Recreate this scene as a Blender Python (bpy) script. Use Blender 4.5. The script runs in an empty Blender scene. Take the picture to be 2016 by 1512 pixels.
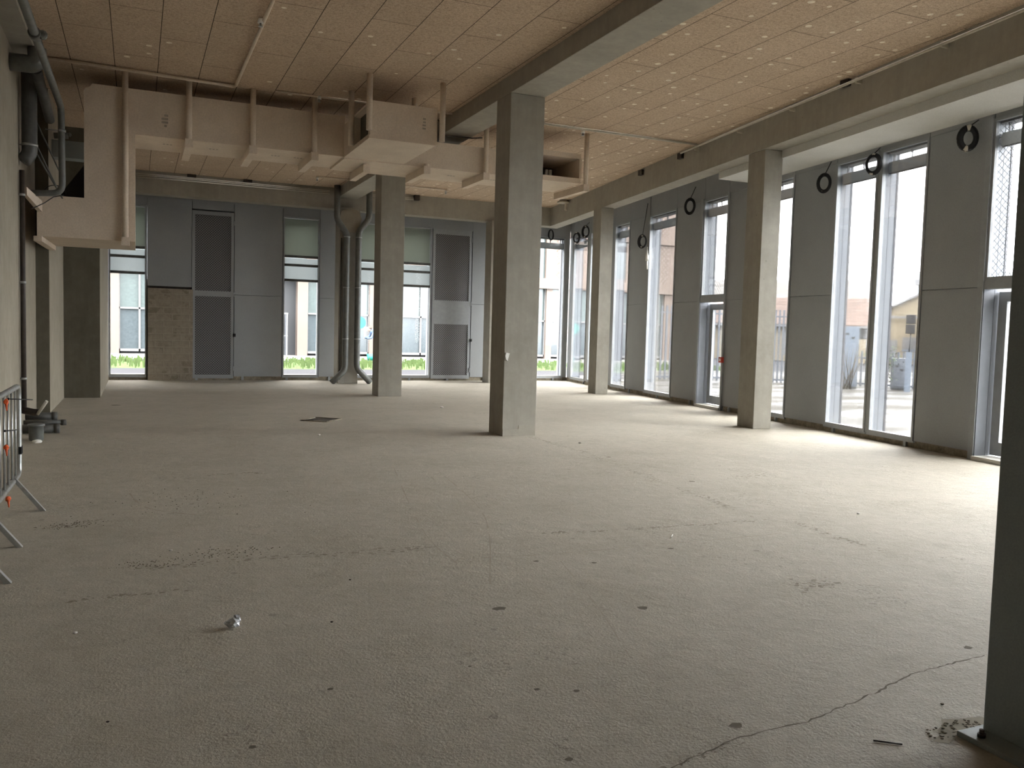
import bpy, bmesh, math, random
from mathutils import Vector, Matrix
random.seed(7)
SC = bpy.context.scene
COL = SC.collection

# ------------------------------------------------------------------ camera
F_PX, YAW, PITCH, ROLL, EYE = 1680.44, math.radians(23.772), math.radians(3.649), math.radians(1.567), 1.5
_f = Vector((math.sin(YAW)*math.cos(PITCH), math.cos(YAW)*math.cos(PITCH), -math.sin(PITCH)))
_r = Vector((math.cos(YAW), -math.sin(YAW), 0))
_u = _r.cross(_f)
_r2 = _r*math.cos(ROLL) + _u*math.sin(ROLL)
_u2 = -_r*math.sin(ROLL) + _u*math.cos(ROLL)
cam_data = bpy.data.cameras.new('camera')
cam = bpy.data.objects.new('camera', cam_data)
COL.objects.link(cam)
cam.matrix_world = Matrix(((_r2.x, _u2.x, -_f.x, 0), (_r2.y, _u2.y, -_f.y, 0), (_r2.z, _u2.z, -_f.z, EYE), (0, 0, 0, 1)))
cam_data.sensor_fit = 'HORIZONTAL'
cam_data.sensor_width = 36.0
cam_data.lens = F_PX/2016*36.0
cam_data.clip_start = 0.05
cam_data.clip_end = 500
SC.camera = cam

# ------------------------------------------------------------------ world, light, exposure
world = bpy.data.worlds.new('overcast_sky')
SC.world = world
world.use_nodes = True
wn = world.node_tree
wn.nodes.clear()
wo = wn.nodes.new('ShaderNodeOutputWorld')
wb = wn.nodes.new('ShaderNodeBackground')
tc = wn.nodes.new('ShaderNodeTexCoord')
sx = wn.nodes.new('ShaderNodeSeparateXYZ')
cr = wn.nodes.new('ShaderNodeValToRGB')
cr.color_ramp.elements[0].position = 0.0
cr.color_ramp.elements[0].color = (0.50, 0.52, 0.55, 1)
cr.color_ramp.elements[1].position = 0.75
cr.color_ramp.elements[1].color = (1.0, 0.985, 0.97, 1)
wn.links.new(tc.outputs['Generated'], sx.inputs[0])
wn.links.new(sx.outputs['Z'], cr.inputs[0])
wn.links.new(cr.outputs[0], wb.inputs[0])
wb.inputs[1].default_value = 11.0
wn.links.new(wb.outputs[0], wo.inputs[0])
SC.view_settings.view_transform = 'Standard'
SC.view_settings.look = 'None'
SC.view_settings.exposure = 1.52
SC.view_settings.gamma = 1.0
SC.view_settings.use_curve_mapping = False
SC.cycles.max_bounces = 14
SC.cycles.diffuse_bounces = 8
SC.cycles.transparent_max_bounces = 16
SC.cycles.use_denoising = True


# ------------------------------------------------------------------ materials
def s2l(c):
    return tuple(((v/12.92) if v <= 0.04045 else ((v+0.055)/1.055)**2.4) for v in c)


class NT:
    def __init__(self, name):
        self.m = bpy.data.materials.new(name)
        self.m.use_nodes = True
        self.t = self.m.node_tree
        self.t.nodes.clear()
        self.out = self.t.nodes.new('ShaderNodeOutputMaterial')
        self.b = self.t.nodes.new('ShaderNodeBsdfPrincipled')
        self.t.links.new(self.b.outputs[0], self.out.inputs[0])
        self.co = self.t.nodes.new('ShaderNodeTexCoord').outputs['Object']

    def n(self, kind, **kw):
        nd = self.t.nodes.new(kind)
        for k, v in kw.items():
            if k.startswith('i_'):
                nd.inputs[k[2:].replace('_', ' ')].default_value = v
            else:
                setattr(nd, k, v)
        return nd

    def l(self, a, b):
        self.t.links.new(a, b)

    def noise(self, scale, detail=4, rough=0.6, vec=None, mapscale=None):
        nd = self.n('ShaderNodeTexNoise')
        nd.inputs['Scale'].default_value = scale
        nd.inputs['Detail'].default_value = detail
        nd.inputs['Roughness'].default_value = rough
        v = vec or self.co
        if mapscale:
            mp = self.n('ShaderNodeMapping')
            mp.inputs['Scale'].default_value = mapscale
            self.l(v, mp.inputs[0])
            v = mp.outputs[0]
        self.l(v, nd.inputs['Vector'])
        return nd.outputs['Fac']

    def ramp(self, fac, stops):
        r = self.n('ShaderNodeValToRGB')
        e = r.color_ramp.elements
        while len(e) < len(stops):
            e.new(0.5)
        for i, (p, c) in enumerate(stops):
            e[i].position = p
            e[i].color = (*c, 1) if len(c) == 3 else c
        self.l(fac, r.inputs[0])
        return r.outputs[0]

    def mix(self, fac, a, b, mode='MIX'):
        m = self.n('ShaderNodeMix', data_type='RGBA', blend_type=mode)
        if isinstance(fac, (int, float)):
            m.inputs[0].default_value = fac
        else:
            self.l(fac, m.inputs[0])
        for sock, v in ((m.inputs[6], a), (m.inputs[7], b)):
            if isinstance(v, tuple):
                sock.default_value = (*v, 1)
            else:
                self.l(v, sock)
        return m.outputs[2]

    def math(self, op, a, b=None, c=None):
        m = self.n('ShaderNodeMath', operation=op)
        for i, v in enumerate((a, b, c)):
            if v is None:
                continue
            if isinstance(v, (int, float)):
                m.inputs[i].default_value = v
            else:
                self.l(v, m.inputs[i])
        return m.outputs[0]

    def bump(self, h, strength=0.3, dist=0.01):
        b = self.n('ShaderNodeBump')
        b.inputs['Strength'].default_value = strength
        b.inputs['Distance'].default_value = dist
        self.l(h, b.inputs['Height'])
        self.l(b.outputs[0], self.b.inputs['Normal'])

    def fin(self, col=None, rough=0.8, metal=0.0, spec=0.3):
        if col is not None:
            if isinstance(col, tuple):
                self.b.inputs['Base Color'].default_value = (*col, 1)
            else:
                self.l(col, self.b.inputs['Base Color'])
        if isinstance(rough, (int, float)):
            self.b.inputs['Roughness'].default_value = rough
        else:
            self.l(rough, self.b.inputs['Roughness'])
        self.b.inputs['Metallic'].default_value = metal
        self.b.inputs['Specular IOR Level'].default_value = spec
        return self.m


def mottled(name, c1, c2, scale=3.0, rough=0.85, bump=0.2, bscale=60, spec=0.3, metal=0.0, stretch=None, bd=0.004):
    t = NT(name)
    a = t.noise(scale, 6, 0.65, mapscale=stretch)
    f = t.noise(bscale, 3, 0.6)
    col = t.ramp(a, [(0.32, c1), (0.68, c2)])
    col = t.mix(0.25, col, t.ramp(f, [(0.3, tuple(v*0.75 for v in c1)), (0.7, tuple(min(1, v*1.2) for v in c2))]))
    t.bump(f, bump, bd)
    return t.fin(col, rough, metal, spec)


def concrete(name, c1, c2, seed=0.0):
    t = NT(name)
    mp = t.n('ShaderNodeMapping')
    mp.inputs['Location'].default_value = (seed, seed*1.7, seed*0.3)
    t.l(t.co, mp.inputs[0])
    v = mp.outputs[0]
    big = t.noise(1.1, 5, 0.6, vec=v)
    mid = t.noise(6, 6, 0.7, vec=v)
    streak = t.noise(3.0, 4, 0.6, vec=v, mapscale=(3.5, 3.5, 0.35))
    fine = t.noise(90, 2, 0.5, vec=v)
    col = t.ramp(big, [(0.3, c1), (0.7, c2)])
    col = t.mix(t.math('MULTIPLY', mid, 0.5), col, t.ramp(mid, [(0.35, tuple(x*0.8 for x in c1)), (0.65, tuple(x*1.12 for x in c2))]))
    col = t.mix(0.18, col, t.ramp(streak, [(0.35, tuple(x*0.85 for x in c1)), (0.65, c2)]))
    # air-bubble pits
    vo = t.n('ShaderNodeTexVoronoi')
    vo.inputs['Scale'].default_value = 9.0
    t.l(v, vo.inputs['Vector'])
    pit = t.math('LESS_THAN', vo.outputs['Distance'], 0.07)
    gate = t.math('GREATER_THAN', t.noise(2.3, 2, vec=v), 0.55)
    pit = t.math('MULTIPLY', pit, gate)
    col = t.mix(pit, col, tuple(x*0.55 for x in c1))
    h = t.math('SUBTRACT', t.math('ADD', t.math('MULTIPLY', mid, 0.6), t.math('MULTIPLY', fine, 0.25)), t.math('MULTIPLY', pit, 0.6))
    t.bump(h, 0.35, 0.006)
    return t.fin(col, 0.8, 0, 0.25)


def plain(name, c, rough=0.6, metal=0.0, spec=0.4, var=0.12):
    t = NT(name)
    a = t.noise(12, 4, 0.6)
    col = t.ramp(a, [(0.3, tuple(v*(1-var) for v in c)), (0.7, tuple(min(1, v*(1+var)) for v in c))])
    return t.fin(col, rough, metal, spec)


M = {}
M['conc'] = concrete('column_concrete', (0.275, 0.258, 0.220), (0.375, 0.354, 0.305))
M['conc2'] = concrete('beam_concrete', (0.30, 0.28, 0.235), (0.39, 0.365, 0.31), 4.0)
M['wallconc'] = concrete('wall_concrete', (0.235, 0.208, 0.158), (0.345, 0.305, 0.24), 9.0)
M['ridge'] = plain('trowel_ridge', (0.27, 0.245, 0.19), 0.9)
M['shade_stain'] = concrete('shaded_stained_concrete', (0.085, 0.075, 0.052), (0.15, 0.135, 0.10), 13.0)  # concrete darkened mainly to paint in shade, plus mottled stains
M['pale'] = mottled('pale_patch_mortar', (0.5, 0.48, 0.42), (0.62, 0.6, 0.54), 5)
M['plaster'] = mottled('white_plaster', (0.56, 0.55, 0.51), (0.62, 0.61, 0.57), 2, 0.8, 0.1)
M['duct'] = mottled('duct_board', (0.62, 0.52, 0.415), (0.74, 0.635, 0.515), 2.2, 0.85, 0.15, 45)
M['ductin'] = plain('duct_inside', (0.10, 0.09, 0.07), 0.9)
M['stamp'] = plain('stamp_ink', (0.40, 0.345, 0.28), 0.9)
M['panel'] = mottled('grey_cladding_panel', (0.275, 0.285, 0.288), (0.315, 0.325, 0.328), 1.3, 0.6, 0.05, 80, 0.4)
M['frame'] = plain('grey_frame_metal', (0.30, 0.315, 0.325), 0.45, 0.0, 0.5, 0.06)
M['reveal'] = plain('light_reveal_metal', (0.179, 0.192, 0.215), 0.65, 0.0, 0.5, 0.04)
M['darkedge'] = plain('dark_frame_edge', (0.075, 0.075, 0.085), 0.5)
M['screen'] = None
M['steel'] = plain('galvanised_steel', (0.42, 0.43, 0.42), 0.38, 0.75, 0.5, 0.2)
M['pipe'] = plain('grey_pipe', (0.13, 0.135, 0.125), 0.42, 0.0, 0.55, 0.2)
M['rust'] = plain('dark_brown_pipe', (0.045, 0.035, 0.028), 0.6, 0, 0.4, 0.3)
M['darkpipe'] = plain('dark_grey_pipe', (0.085, 0.085, 0.078), 0.5, 0, 0.5, 0.25)
M['black'] = plain('black_rubber', (0.012, 0.012, 0.013), 0.6)
M['white'] = plain('white_plastic', (0.75, 0.74, 0.70), 0.5)
M['offwhite'] = plain('off_white_painted_rail', (0.50, 0.46, 0.38), 0.5)
M['red'] = plain('red_plastic', (0.55, 0.06, 0.04), 0.4)
M['orange'] = plain('orange_tape', (0.75, 0.12, 0.03), 0.6)
M['teal'] = plain('teal_plastic', (0.012, 0.15, 0.125), 0.5)
M['plinth'] = mottled('plinth_concrete', (0.14, 0.12, 0.085), (0.36, 0.315, 0.24), 7, 0.9, 0.4, 30)
M['steelcol'] = mottled('painted_steel', (0.235, 0.268, 0.262), (0.285, 0.318, 0.31), 3, 0.5, 0.08, 120)
M['hatch'] = mottled('hatch_iron', (0.03, 0.028, 0.024), (0.12, 0.11, 0.09), 18, 0.7, 0.6, 60)
M['foil'] = plain('crumpled_foil', (0.62, 0.64, 0.66), 0.35, 0.5, 0.6, 0.35)
M['grass'] = mottled('grass', (0.022, 0.042, 0.009), (0.048, 0.072, 0.020), 4, 0.9, 0.5, 30)
M['asphalt'] = mottled('asphalt', (0.026, 0.026, 0.029), (0.034, 0.034, 0.038), 2, 0.9, 0.2, 60, 0.1)
M['paving'] = mottled('pale_paving', (0.170, 0.165, 0.150), (0.210, 0.205, 0.190), 2, 0.7)
M['pink'] = mottled('pink_precast', (0.105, 0.082, 0.070), (0.125, 0.098, 0.085), 0.7, 0.8, 0.1, 30)
M['extglass'] = plain('facade_glass', (0.040, 0.050, 0.056), 0.15, 0.0, 0.8, 0.15)
M['extglass2'] = plain('facade_glass_teal', (0.055, 0.070, 0.070), 0.2, 0.0, 0.7, 0.12)
M['extgrey'] = plain('dark_grey_infill', (0.023, 0.024, 0.027), 0.6)
M['fence'] = plain('grey_blue_fence', (0.075, 0.083, 0.098), 0.5)
M['cabinet'] = plain('pale_blue_cabinet', (0.095, 0.115, 0.145), 0.5, 0, 0.4, 0.05)
M['cream'] = mottled('cream_render', (0.17, 0.145, 0.105), (0.20, 0.17, 0.125), 1.0)
M['extwhite'] = plain('white_render', (0.13, 0.13, 0.132), 0.8, 0, 0.3, 0.05)
M['leaf'] = plain('leaf_green', (0.040, 0.065, 0.020), 0.7, 0, 0.3, 0.4)
M['twig'] = plain('twig_brown', (0.060, 0.048, 0.035), 0.9, 0, 0.2, 0.3)
M['denim'] = plain('blue_clothes', (0.06, 0.09, 0.16), 0.9)
M['paper'] = plain('white_paper', (0.7, 0.7, 0.68), 0.8)
M['skin'] = plain('skin', (0.45, 0.28, 0.2), 0.6)


def m_floor():
    t = NT('raw_concrete_floor')
    big = t.noise(0.22, 5, 0.6)
    mid = t.noise(1.3, 7, 0.68)
    sm = t.noise(9, 5, 0.7)
    fine = t.noise(70, 4, 0.7)
    col = t.ramp(big, [(0.32, (0.42, 0.392, 0.33)), (0.68, (0.51, 0.477, 0.405))])
    col = t.mix(0.45, col, t.ramp(mid, [(0.30, (0.27, 0.245, 0.185)), (0.5, (0.44, 0.41, 0.345)), (0.72, (0.57, 0.53, 0.455))]))
    col = t.mix(0.3, col, t.ramp(sm, [(0.3, (0.25, 0.22, 0.17)), (0.6, (0.48, 0.435, 0.355))]))
    col = t.mix(0.22, col, t.ramp(fine, [(0.3, (0.12, 0.105, 0.08)), (0.6, (0.45, 0.41, 0.34))]))
    # crumbly dark patches and pits
    patch = t.math('GREATER_THAN', t.noise(0.9, 6, 0.7), 0.60)
    grit = t.math('GREATER_THAN', t.noise(26, 3, 0.65), 0.585)
    pg = t.math('MULTIPLY', patch, grit)
    vo = t.n('ShaderNodeTexVoronoi')
    vo.inputs['Scale'].default_value = 2.1
    t.l(t.co, vo.inputs['Vector'])
    pit = t.math('LESS_THAN', vo.outputs['Distance'], 0.045)
    dark = t.math('MAXIMUM', pg, pit)
    col = t.mix(t.math('MULTIPLY', dark, 0.42), col, (0.17, 0.15, 0.115))
    lt = t.math('GREATER_THAN', t.noise(34, 2, 0.5, mapscale=(1, 1, 1)), 0.70)
    col = t.mix(t.math('MULTIPLY', lt, 0.5), col, (0.55, 0.52, 0.46))
    h = t.math('ADD', t.math('MULTIPLY', mid, 1.6), t.math('ADD', t.math('MULTIPLY', sm, 0.8), t.math('MULTIPLY', fine, 0.45)))
    h = t.math('SUBTRACT', h, t.math('MULTIPLY', dark, 0.35))
    t.bump(h, 0.42, 0.022)
    return t.fin(col, 0.72, 0, 0.35)


def m_ceiling():
    t = NT('wood_wool_ceiling')
    sp = t.n('ShaderNodeSeparateXYZ')
    t.l(t.co, sp.inputs[0])
    cb = t.n('ShaderNodeCombineXYZ')
    t.l(t.math('ADD', sp.outputs['Y'], -9.80+19.0+0.95), cb.inputs['X'])
    t.l(t.math('ADD', sp.outputs['X'], -0.27+0.546*20), cb.inputs['Y'])
    br = t.n('ShaderNodeTexBrick')
    br.offset = 0.5
    br.inputs['Scale'].default_value = 1.0
    br.inputs['Brick Width'].default_value = 1.9
    br.inputs['Row Height'].default_value = 0.546
    br.inputs['Mortar Size'].default_value = 0.0045
    br.inputs['Mortar Smooth'].default_value = 0.1
    br.inputs['Color1'].default_value = (0.40, 0.40, 0.40, 1)
    br.inputs['Color2'].default_value = (0.60, 0.60, 0.60, 1)
    br.inputs['Mortar'].default_value = (0, 0, 0, 1)
    t.l(cb.outputs[0], br.inputs['Vector'])
    fine = t.noise(32, 4, 0.8)
    f2 = t.noise(95, 2, 0.6)
    mid = t.noise(1.7, 4, 0.6)
    base = t.ramp(t.math('ADD', t.math('MULTIPLY', fine, 0.6), t.math('MULTIPLY', f2, 0.4)),
                  [(0.36, (0.21, 0.155, 0.105)), (0.48, (0.52, 0.41, 0.305)), (0.62, (0.76, 0.635, 0.50))])
    base = t.mix(0.35, base, t.ramp(mid, [(0.3, (0.46, 0.36, 0.265)), (0.7, (0.62, 0.50, 0.385))]))
    tint = t.mix(br.outputs['Color'], (0.86, 0.86, 0.84), (1.10, 1.04, 1.00))
    col = t.mix(1.0, base, tint, 'MULTIPLY')
    vein = t.math('LESS_THAN', f2, 0.36)
    col = t.mix(t.math('MULTIPLY', vein, 0.5), col, (0.10, 0.07, 0.04))
    col = t.mix(br.outputs['Fac'], col, (0.055, 0.042, 0.03))
    h = t.math('SUBTRACT', t.math('MULTIPLY', fine, 0.5), br.outputs['Fac'])
    t.bump(h, 0.5, 0.01)
    return t.fin(col, 0.95, 0, 0.1)


def m_mesh(name, pitch, metal_c, hole_c, solid=0.30, alpha=False):
    """diamond expanded mesh; u = local X, v = local Z (objects are built along X before being turned)"""
    t = NT(name)
    uv = t.n('ShaderNodeUVMap')
    sp = t.n('ShaderNodeSeparateXYZ')
    t.l(uv.outputs[0], sp.inputs[0])
    a = t.math('FRACT', t.math('DIVIDE', t.math('ADD', sp.outputs[0], sp.outputs[1]), pitch))
    b = t.math('FRACT', t.math('DIVIDE', t.math('ADD', t.math('SUBTRACT', sp.outputs[0], sp.outputs[1]), 500.0), pitch))
    la = t.math('LESS_THAN', a, solid)
    lb = t.math('LESS_THAN', b, solid)
    m = t.math('MAXIMUM', la, lb)
    if alpha:
        t.fin(metal_c, 0.5, 0.3)
        tr = t.n('ShaderNodeBsdfTransparent')
        mx = t.n('ShaderNodeMixShader')
        t.l(m, mx.inputs[0])
        t.l(tr.outputs[0], mx.inputs[1])
        t.l(t.b.outputs[0], mx.inputs[2])
        t.l(mx.outputs[0], t.out.inputs[0])
        return t.m
    col = t.mix(m, hole_c, metal_c)
    t.bump(m, 0.6, 0.01)
    return t.fin(col, 0.55, 0, 0.4)


def m_glass(name, tint=(0.95, 0.955, 0.95), refl=0.05):
    t = NT(name)
    tr = t.n('ShaderNodeBsdfTransparent')
    tr.inputs[0].default_value = (*tint, 1)
    gl = t.n('ShaderNodeBsdfGlossy')
    gl.inputs['Roughness'].default_value = 0.03
    fr = t.n('ShaderNodeFresnel')
    fr.inputs['IOR'].default_value = 1.35
    mx = t.n('ShaderNodeMixShader')
    t.l(t.math('MULTIPLY', fr.outputs[0], 0.7), mx.inputs[0])
    t.l(tr.outputs[0], mx.inputs[1])
    t.l(gl.outputs[0], mx.inputs[2])
    t.l(mx.outputs[0], t.out.inputs[0])
    return t.m


def m_fabric(name, c, trans):
    t = NT(name)
    t.t.nodes.remove(t.b)
    d = t.n('ShaderNodeBsdfDiffuse')
    d.inputs[0].default_value = (*c, 1)
    tl = t.n('ShaderNodeBsdfTranslucent')
    tl.inputs[0].default_value = (*c, 1)
    mx = t.n('ShaderNodeMixShader')
    mx.inputs[0].default_value = trans
    t.l(d.outputs[0], mx.inputs[1])
    t.l(tl.outputs[0], mx.inputs[2])
    t.l(mx.outputs[0], t.out.inputs[0])
    return t.m


def m_rows(name, c1, c2, pitch, axis='Z', rough=0.8):
    t = NT(name)
    sp = t.n('ShaderNodeSeparateXYZ')
    t.l(t.co, sp.inputs[0])
    f = t.math('FRACT', t.math('DIVIDE', t.math('ADD', sp.outputs[axis], 400.0), pitch))
    g = t.noise(1.2, 5, 0.7)
    col = t.ramp(g, [(0.35, c1), (0.65, c2)])
    col = t.mix(t.math('MULTIPLY', t.math('LESS_THAN', f, 0.3), 0.45), col, tuple(v*0.5 for v in c1))
    t.bump(f, 0.5, 0.03)
    return t.fin(col, rough, 0, 0.2)


def m_brick():
    t = NT('hollow_block_brickwork')
    sp = t.n('ShaderNodeSeparateXYZ')
    t.l(t.co, sp.inputs[0])
    cb = t.n('ShaderNodeCombineXYZ')
    t.l(sp.outputs['X'], cb.inputs['X'])
    t.l(sp.outputs['Z'], cb.inputs['Y'])
    br = t.n('ShaderNodeTexBrick')
    br.inputs['Scale'].default_value = 1.0
    br.inputs['Brick Width'].default_value = 0.40
    br.inputs['Row Height'].default_value = 0.165
    br.inputs['Mortar Size'].default_value = 0.022
    br.inputs['Mortar Smooth'].default_value = 0.6
    br.inputs['Color1'].default_value = (0.17, 0.14, 0.10, 1)
    br.inputs['Color2'].default_value = (0.25, 0.215, 0.165, 1)
    br.inputs['Mortar'].default_value = (0.30, 0.265, 0.21, 1)
    t.l(cb.outputs[0], br.inputs['Vector'])
    n = t.noise(9, 5, 0.7)
    smear = t.math('GREATER_THAN', t.noise(3.2, 5, 0.7), 0.44)
    col = t.mix(t.math('MULTIPLY', smear, 0.8), br.outputs['Color'], (0.29, 0.255, 0.20))
    col = t.mix(0.3, col, t.ramp(n, [(0.3, (0.14, 0.11, 0.08)), (0.7, (0.42, 0.36, 0.28))]))
    t.bump(t.math('ADD', br.outputs['Fac'], n), 0.4, 0.012)
    return t.fin(col, 0.9, 0, 0.2)


def m_yard():
    t = NT('wet_yard_concrete')
    n = t.noise(0.5, 5, 0.6, mapscale=(0.6, 1.6, 1))
    col = t.ramp(n, [(0.35, (0.030, 0.027, 0.022)), (0.6, (0.058, 0.057, 0.056))])
    r = t.ramp(n, [(0.4, (0.8,)*3), (0.6, (0.35,)*3)])
    return t.fin(col, r, 0, 0.12)


def m_perf():
    t = NT('perforated_pink_panel')
    vo = t.n('ShaderNodeTexVoronoi')
    vo.inputs['Scale'].default_value = 6.0
    vo.inputs['Randomness'].default_value = 0.0
    mp = t.n('ShaderNodeMapping')
    mp.inputs['Rotation'].default_value = (0, math.radians(45), 0)
    t.l(t.co, mp.inputs[0])
    t.l(mp.outputs[0], vo.inputs['Vector'])
    d = t.math('LESS_THAN', vo.outputs['Distance'], 0.30)
    col = t.mix(d, (0.088, 0.066, 0.055), (0.15, 0.132, 0.122))
    return t.fin(col, 0.8, 0, 0.2)


M['floor'] = m_floor()
M['ceil'] = m_ceiling()
M['dot'] = plain('plug_filler', (0.80, 0.73, 0.60), 0.8, 0, 0.2, 0.2)
M['lattice'] = m_mesh('diamond_lattice_panel', 0.062, (0.205, 0.20, 0.205), (0.035, 0.034, 0.034), 0.34)
M['wire'] = m_mesh('window_wire_mesh', 0.085, (0.30, 0.32, 0.33), (0, 0, 0), 0.11, alpha=True)
M['glass'] = m_glass('window_glass')
M['screen_up'] = m_fabric('outer_screen_cloth_dense', (0.42, 0.45, 0.41), 0.30)
M['screen_lo'] = m_fabric('outer_screen_cloth_thin', (0.56, 0.59, 0.60), 0.45)
M['blindbox'] = m_fabric('dusty_blind_box', (0.35, 0.36, 0.36), 0.35)
M['brick'] = m_brick()
M['yard'] = m_yard()
M['perf'] = m_perf()
M['tile'] = m_rows('red_roof_tiles', (0.058, 0.042, 0.036), (0.095, 0.066, 0.056), 0.22)
M['tiledark'] = m_rows('brown_roof_tiles', (0.045, 0.038, 0.036), (0.07, 0.06, 0.056), 0.22)
M['corr'] = m_rows('grey_corrugated_roof', (0.075, 0.070, 0.067), (0.105, 0.098, 0.094), 0.5, 'X')
M['shed'] = m_rows('rusty_boards', (0.075, 0.05, 0.038), (0.12, 0.08, 0.06), 0.35, 'X')


# ------------------------------------------------------------------ geometry helpers
class MB:
    def __init__(self):
        self.bm = bmesh.new()
        self.uv = None

    def quad(self, pts, mi=0):
        vs = [self.bm.verts.new(p) for p in pts]
        f = self.bm.faces.new(vs)
        f.material_index = mi
        return f

    def hexa(self, p, mi=0):
        """p: 8 points, bottom ring 0-3, top ring 4-7"""
        v = [self.bm.verts.new(q) for q in p]
        for idx in ((3, 2, 1, 0), (4, 5, 6, 7), (0, 1, 5, 4), (1, 2, 6, 5), (2, 3, 7, 6), (3, 0, 4, 7)):
            f = self.bm.faces.new([v[i] for i in idx])
            f.material_index = mi
        return self

    def box(self, x0, x1, y0, y1, z0, z1, fr=None, mi=0):
        p = [(x0, y0, z0), (x1, y0, z0), (x1, y1, z0), (x0, y1, z0), (x0, y0, z1), (x1, y0, z1), (x1, y1, z1), (x0, y1, z1)]
        if fr:
            p = [fr(*q) for q in p]
        return self.hexa(p, mi)

    def prism(self, poly, z0, z1, fr=None, mi=0):
        a = [(x, y, z0) for x, y in poly]
        b = [(x, y, z1) for x, y in poly]
        if fr:
            a = [fr(*q) for q in a]
            b = [fr(*q) for q in b]
        va = [self.bm.verts.new(q) for q in a]
        vb = [self.bm.verts.new(q) for q in b]
        n = len(poly)
        self.bm.faces.new(list(reversed(va))).material_index = mi
        self.bm.faces.new(vb).material_index = mi
        for i in range(n):
            j = (i+1) % n
            self.bm.faces.new((va[i], va[j], vb[j], vb[i])).material_index = mi
        return self

    def tube(self, pts, r, seg=12, mi=0, closed=False, cap=True, bend=0.0):
        pts = [Vector(p) for p in pts]
        if bend > 0 and len(pts) > 2:
            out = [pts[0]]
            for i in range(1, len(pts)-1):
                a, b, c = pts[i-1], pts[i], pts[i+1]
                d1 = (a-b).normalized()
                d2 = (c-b).normalized()
                k = min(bend, (a-b).length*0.45, (c-b).length*0.45)
                p, q = b+d1*k, b+d2*k
                for s in range(7):
                    t = s/6
                    out.append(p*(1-t)**2 + b*2*t*(1-t) + q*t*t)
            out.append(pts[-1])
            pts = out
        n = len(pts)
        rings = []
        up = None
        for i, p in enumerate(pts):
            if closed:
                d = (pts[(i+1) % n]-pts[i-1]).normalized()
            else:
                d = (pts[min(i+1, n-1)]-pts[max(i-1, 0)]).normalized()
            if up is None:
                up = Vector((0, 0, 1)) if abs(d.z) < 0.9 else Vector((1, 0, 0))
            s = d.cross(up)
            if s.length < 1e-4:
                s = d.cross(Vector((0, 1, 0)))
            s.normalize()
            up = s.cross(d).normalized()
            rr = r[i] if isinstance(r, (list, tuple)) else r
            rings.append([self.bm.verts.new(p + (s*math.cos(2*math.pi*k/seg)+up*math.sin(2*math.pi*k/seg))*rr) for k in range(seg)])
        m = n if closed else n-1
        for i in range(m):
            a, b = rings[i], rings[(i+1) % n]
            for k in range(seg):
                f = self.bm.faces.new((a[k], a[(k+1) % seg], b[(k+1) % seg], b[k]))
                f.material_index = mi
                f.smooth = True
        if not closed and cap:
            self.bm.faces.new(list(reversed(rings[0]))).material_index = mi
            self.bm.faces.new(rings[-1]).material_index = mi
        return self

    def disc(self, c, r, n=10, nz=(0, 0, 1), mi=0):
        vs = [self.bm.verts.new((c[0]+math.cos(2*math.pi*k/n)*r, c[1]+math.sin(2*math.pi*k/n)*r, c[2])) for k in range(n)]
        if nz[2] < 0:
            vs.reverse()
        self.bm.faces.new(vs).material_index = mi
        return self

    def blob(self, c, rx, ry, rz, sub=2, jit=0.0, mi=0):
        r = bmesh.ops.create_icosphere(self.bm, subdivisions=sub, radius=1.0)
        for v in r['verts']:
            k = 1+random.uniform(-jit, jit)
            v.co = Vector((c[0]+v.co.x*rx*k, c[1]+v.co.y*ry*k, c[2]+v.co.z*rz*k))
        for f in self.bm.faces[-len(r['verts'])*2:]:
            f.material_index = mi
        return self

    def build(self, name, mat, parent=None, loc=None, bevel=0.0, smooth=False, uvfn=None):
        bmesh.ops.recalc_face_normals(self.bm, faces=self.bm.faces[:])
        if bevel > 0:
            es = [e for e in self.bm.edges if len(e.link_faces) == 2 and e.calc_face_angle(0) > 1.0]
            bmesh.ops.bevel(self.bm, geom=es, offset=bevel, segments=2, affect='EDGES', profile=0.5)
        if uvfn:
            lay = self.bm.loops.layers.uv.new('UVMap')
            for f in self.bm.faces:
                for lp in f.loops:
                    lp[lay].uv = uvfn(lp.vert.co)
        if smooth:
            for f in self.bm.faces:
                f.smooth = True
        me = bpy.data.meshes.new(name)
        org = Vector(loc) if loc else Vector((0, 0, 0))
        if loc:
            bmesh.ops.translate(self.bm, verts=self.bm.verts[:], vec=-org)
        self.bm.to_mesh(me)
        self.bm.free()
        for m in (mat if isinstance(mat, (list, tuple)) else [mat]):
            me.materials.append(m)
        o = bpy.data.objects.new(name, me)
        COL.objects.link(o)
        if parent:
            o.parent = parent
            pw = Vector((0, 0, 0))
            q = parent
            while q:
                pw += q.location
                q = q.parent
            o.location = org - pw
        elif loc:
            o.location = org
        return o


def tag(o, label=None, cat=None, group=None, kind=None):
    if label:
        o['label'] = label
    if cat:
        o['category'] = cat
    if group:
        o['group'] = group
    if kind:
        o['kind'] = kind
    return o


def empty(name, loc, label=None, cat=None, group=None, kind=None):
    o = bpy.data.objects.new(name, None)
    o.empty_display_size = 0.1
    COL.objects.link(o)
    o.location = loc
    return tag(o, label, cat, group, kind)


# dimensions of the hall (metres; X along the far wall, Y into the hall)
ZC, ZB, ZM = 4.99, 4.47, 4.745           # ceiling, edge-beam soffit, middle-beam soffit
YD, YDB = 22.99, 22.10                   # far facade, far beam face
XW = -1.34                               # left wall face
FX0, FA = 8.7695, math.atan(0.1359)      # right facade line
YMIN = -9.0


def FR(s, off, z):
    """right facade frame: s along it, off outwards"""
    return (FX0+math.sin(FA)*s+math.cos(FA)*off, math.cos(FA)*s-math.sin(FA)*off, z)


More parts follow.
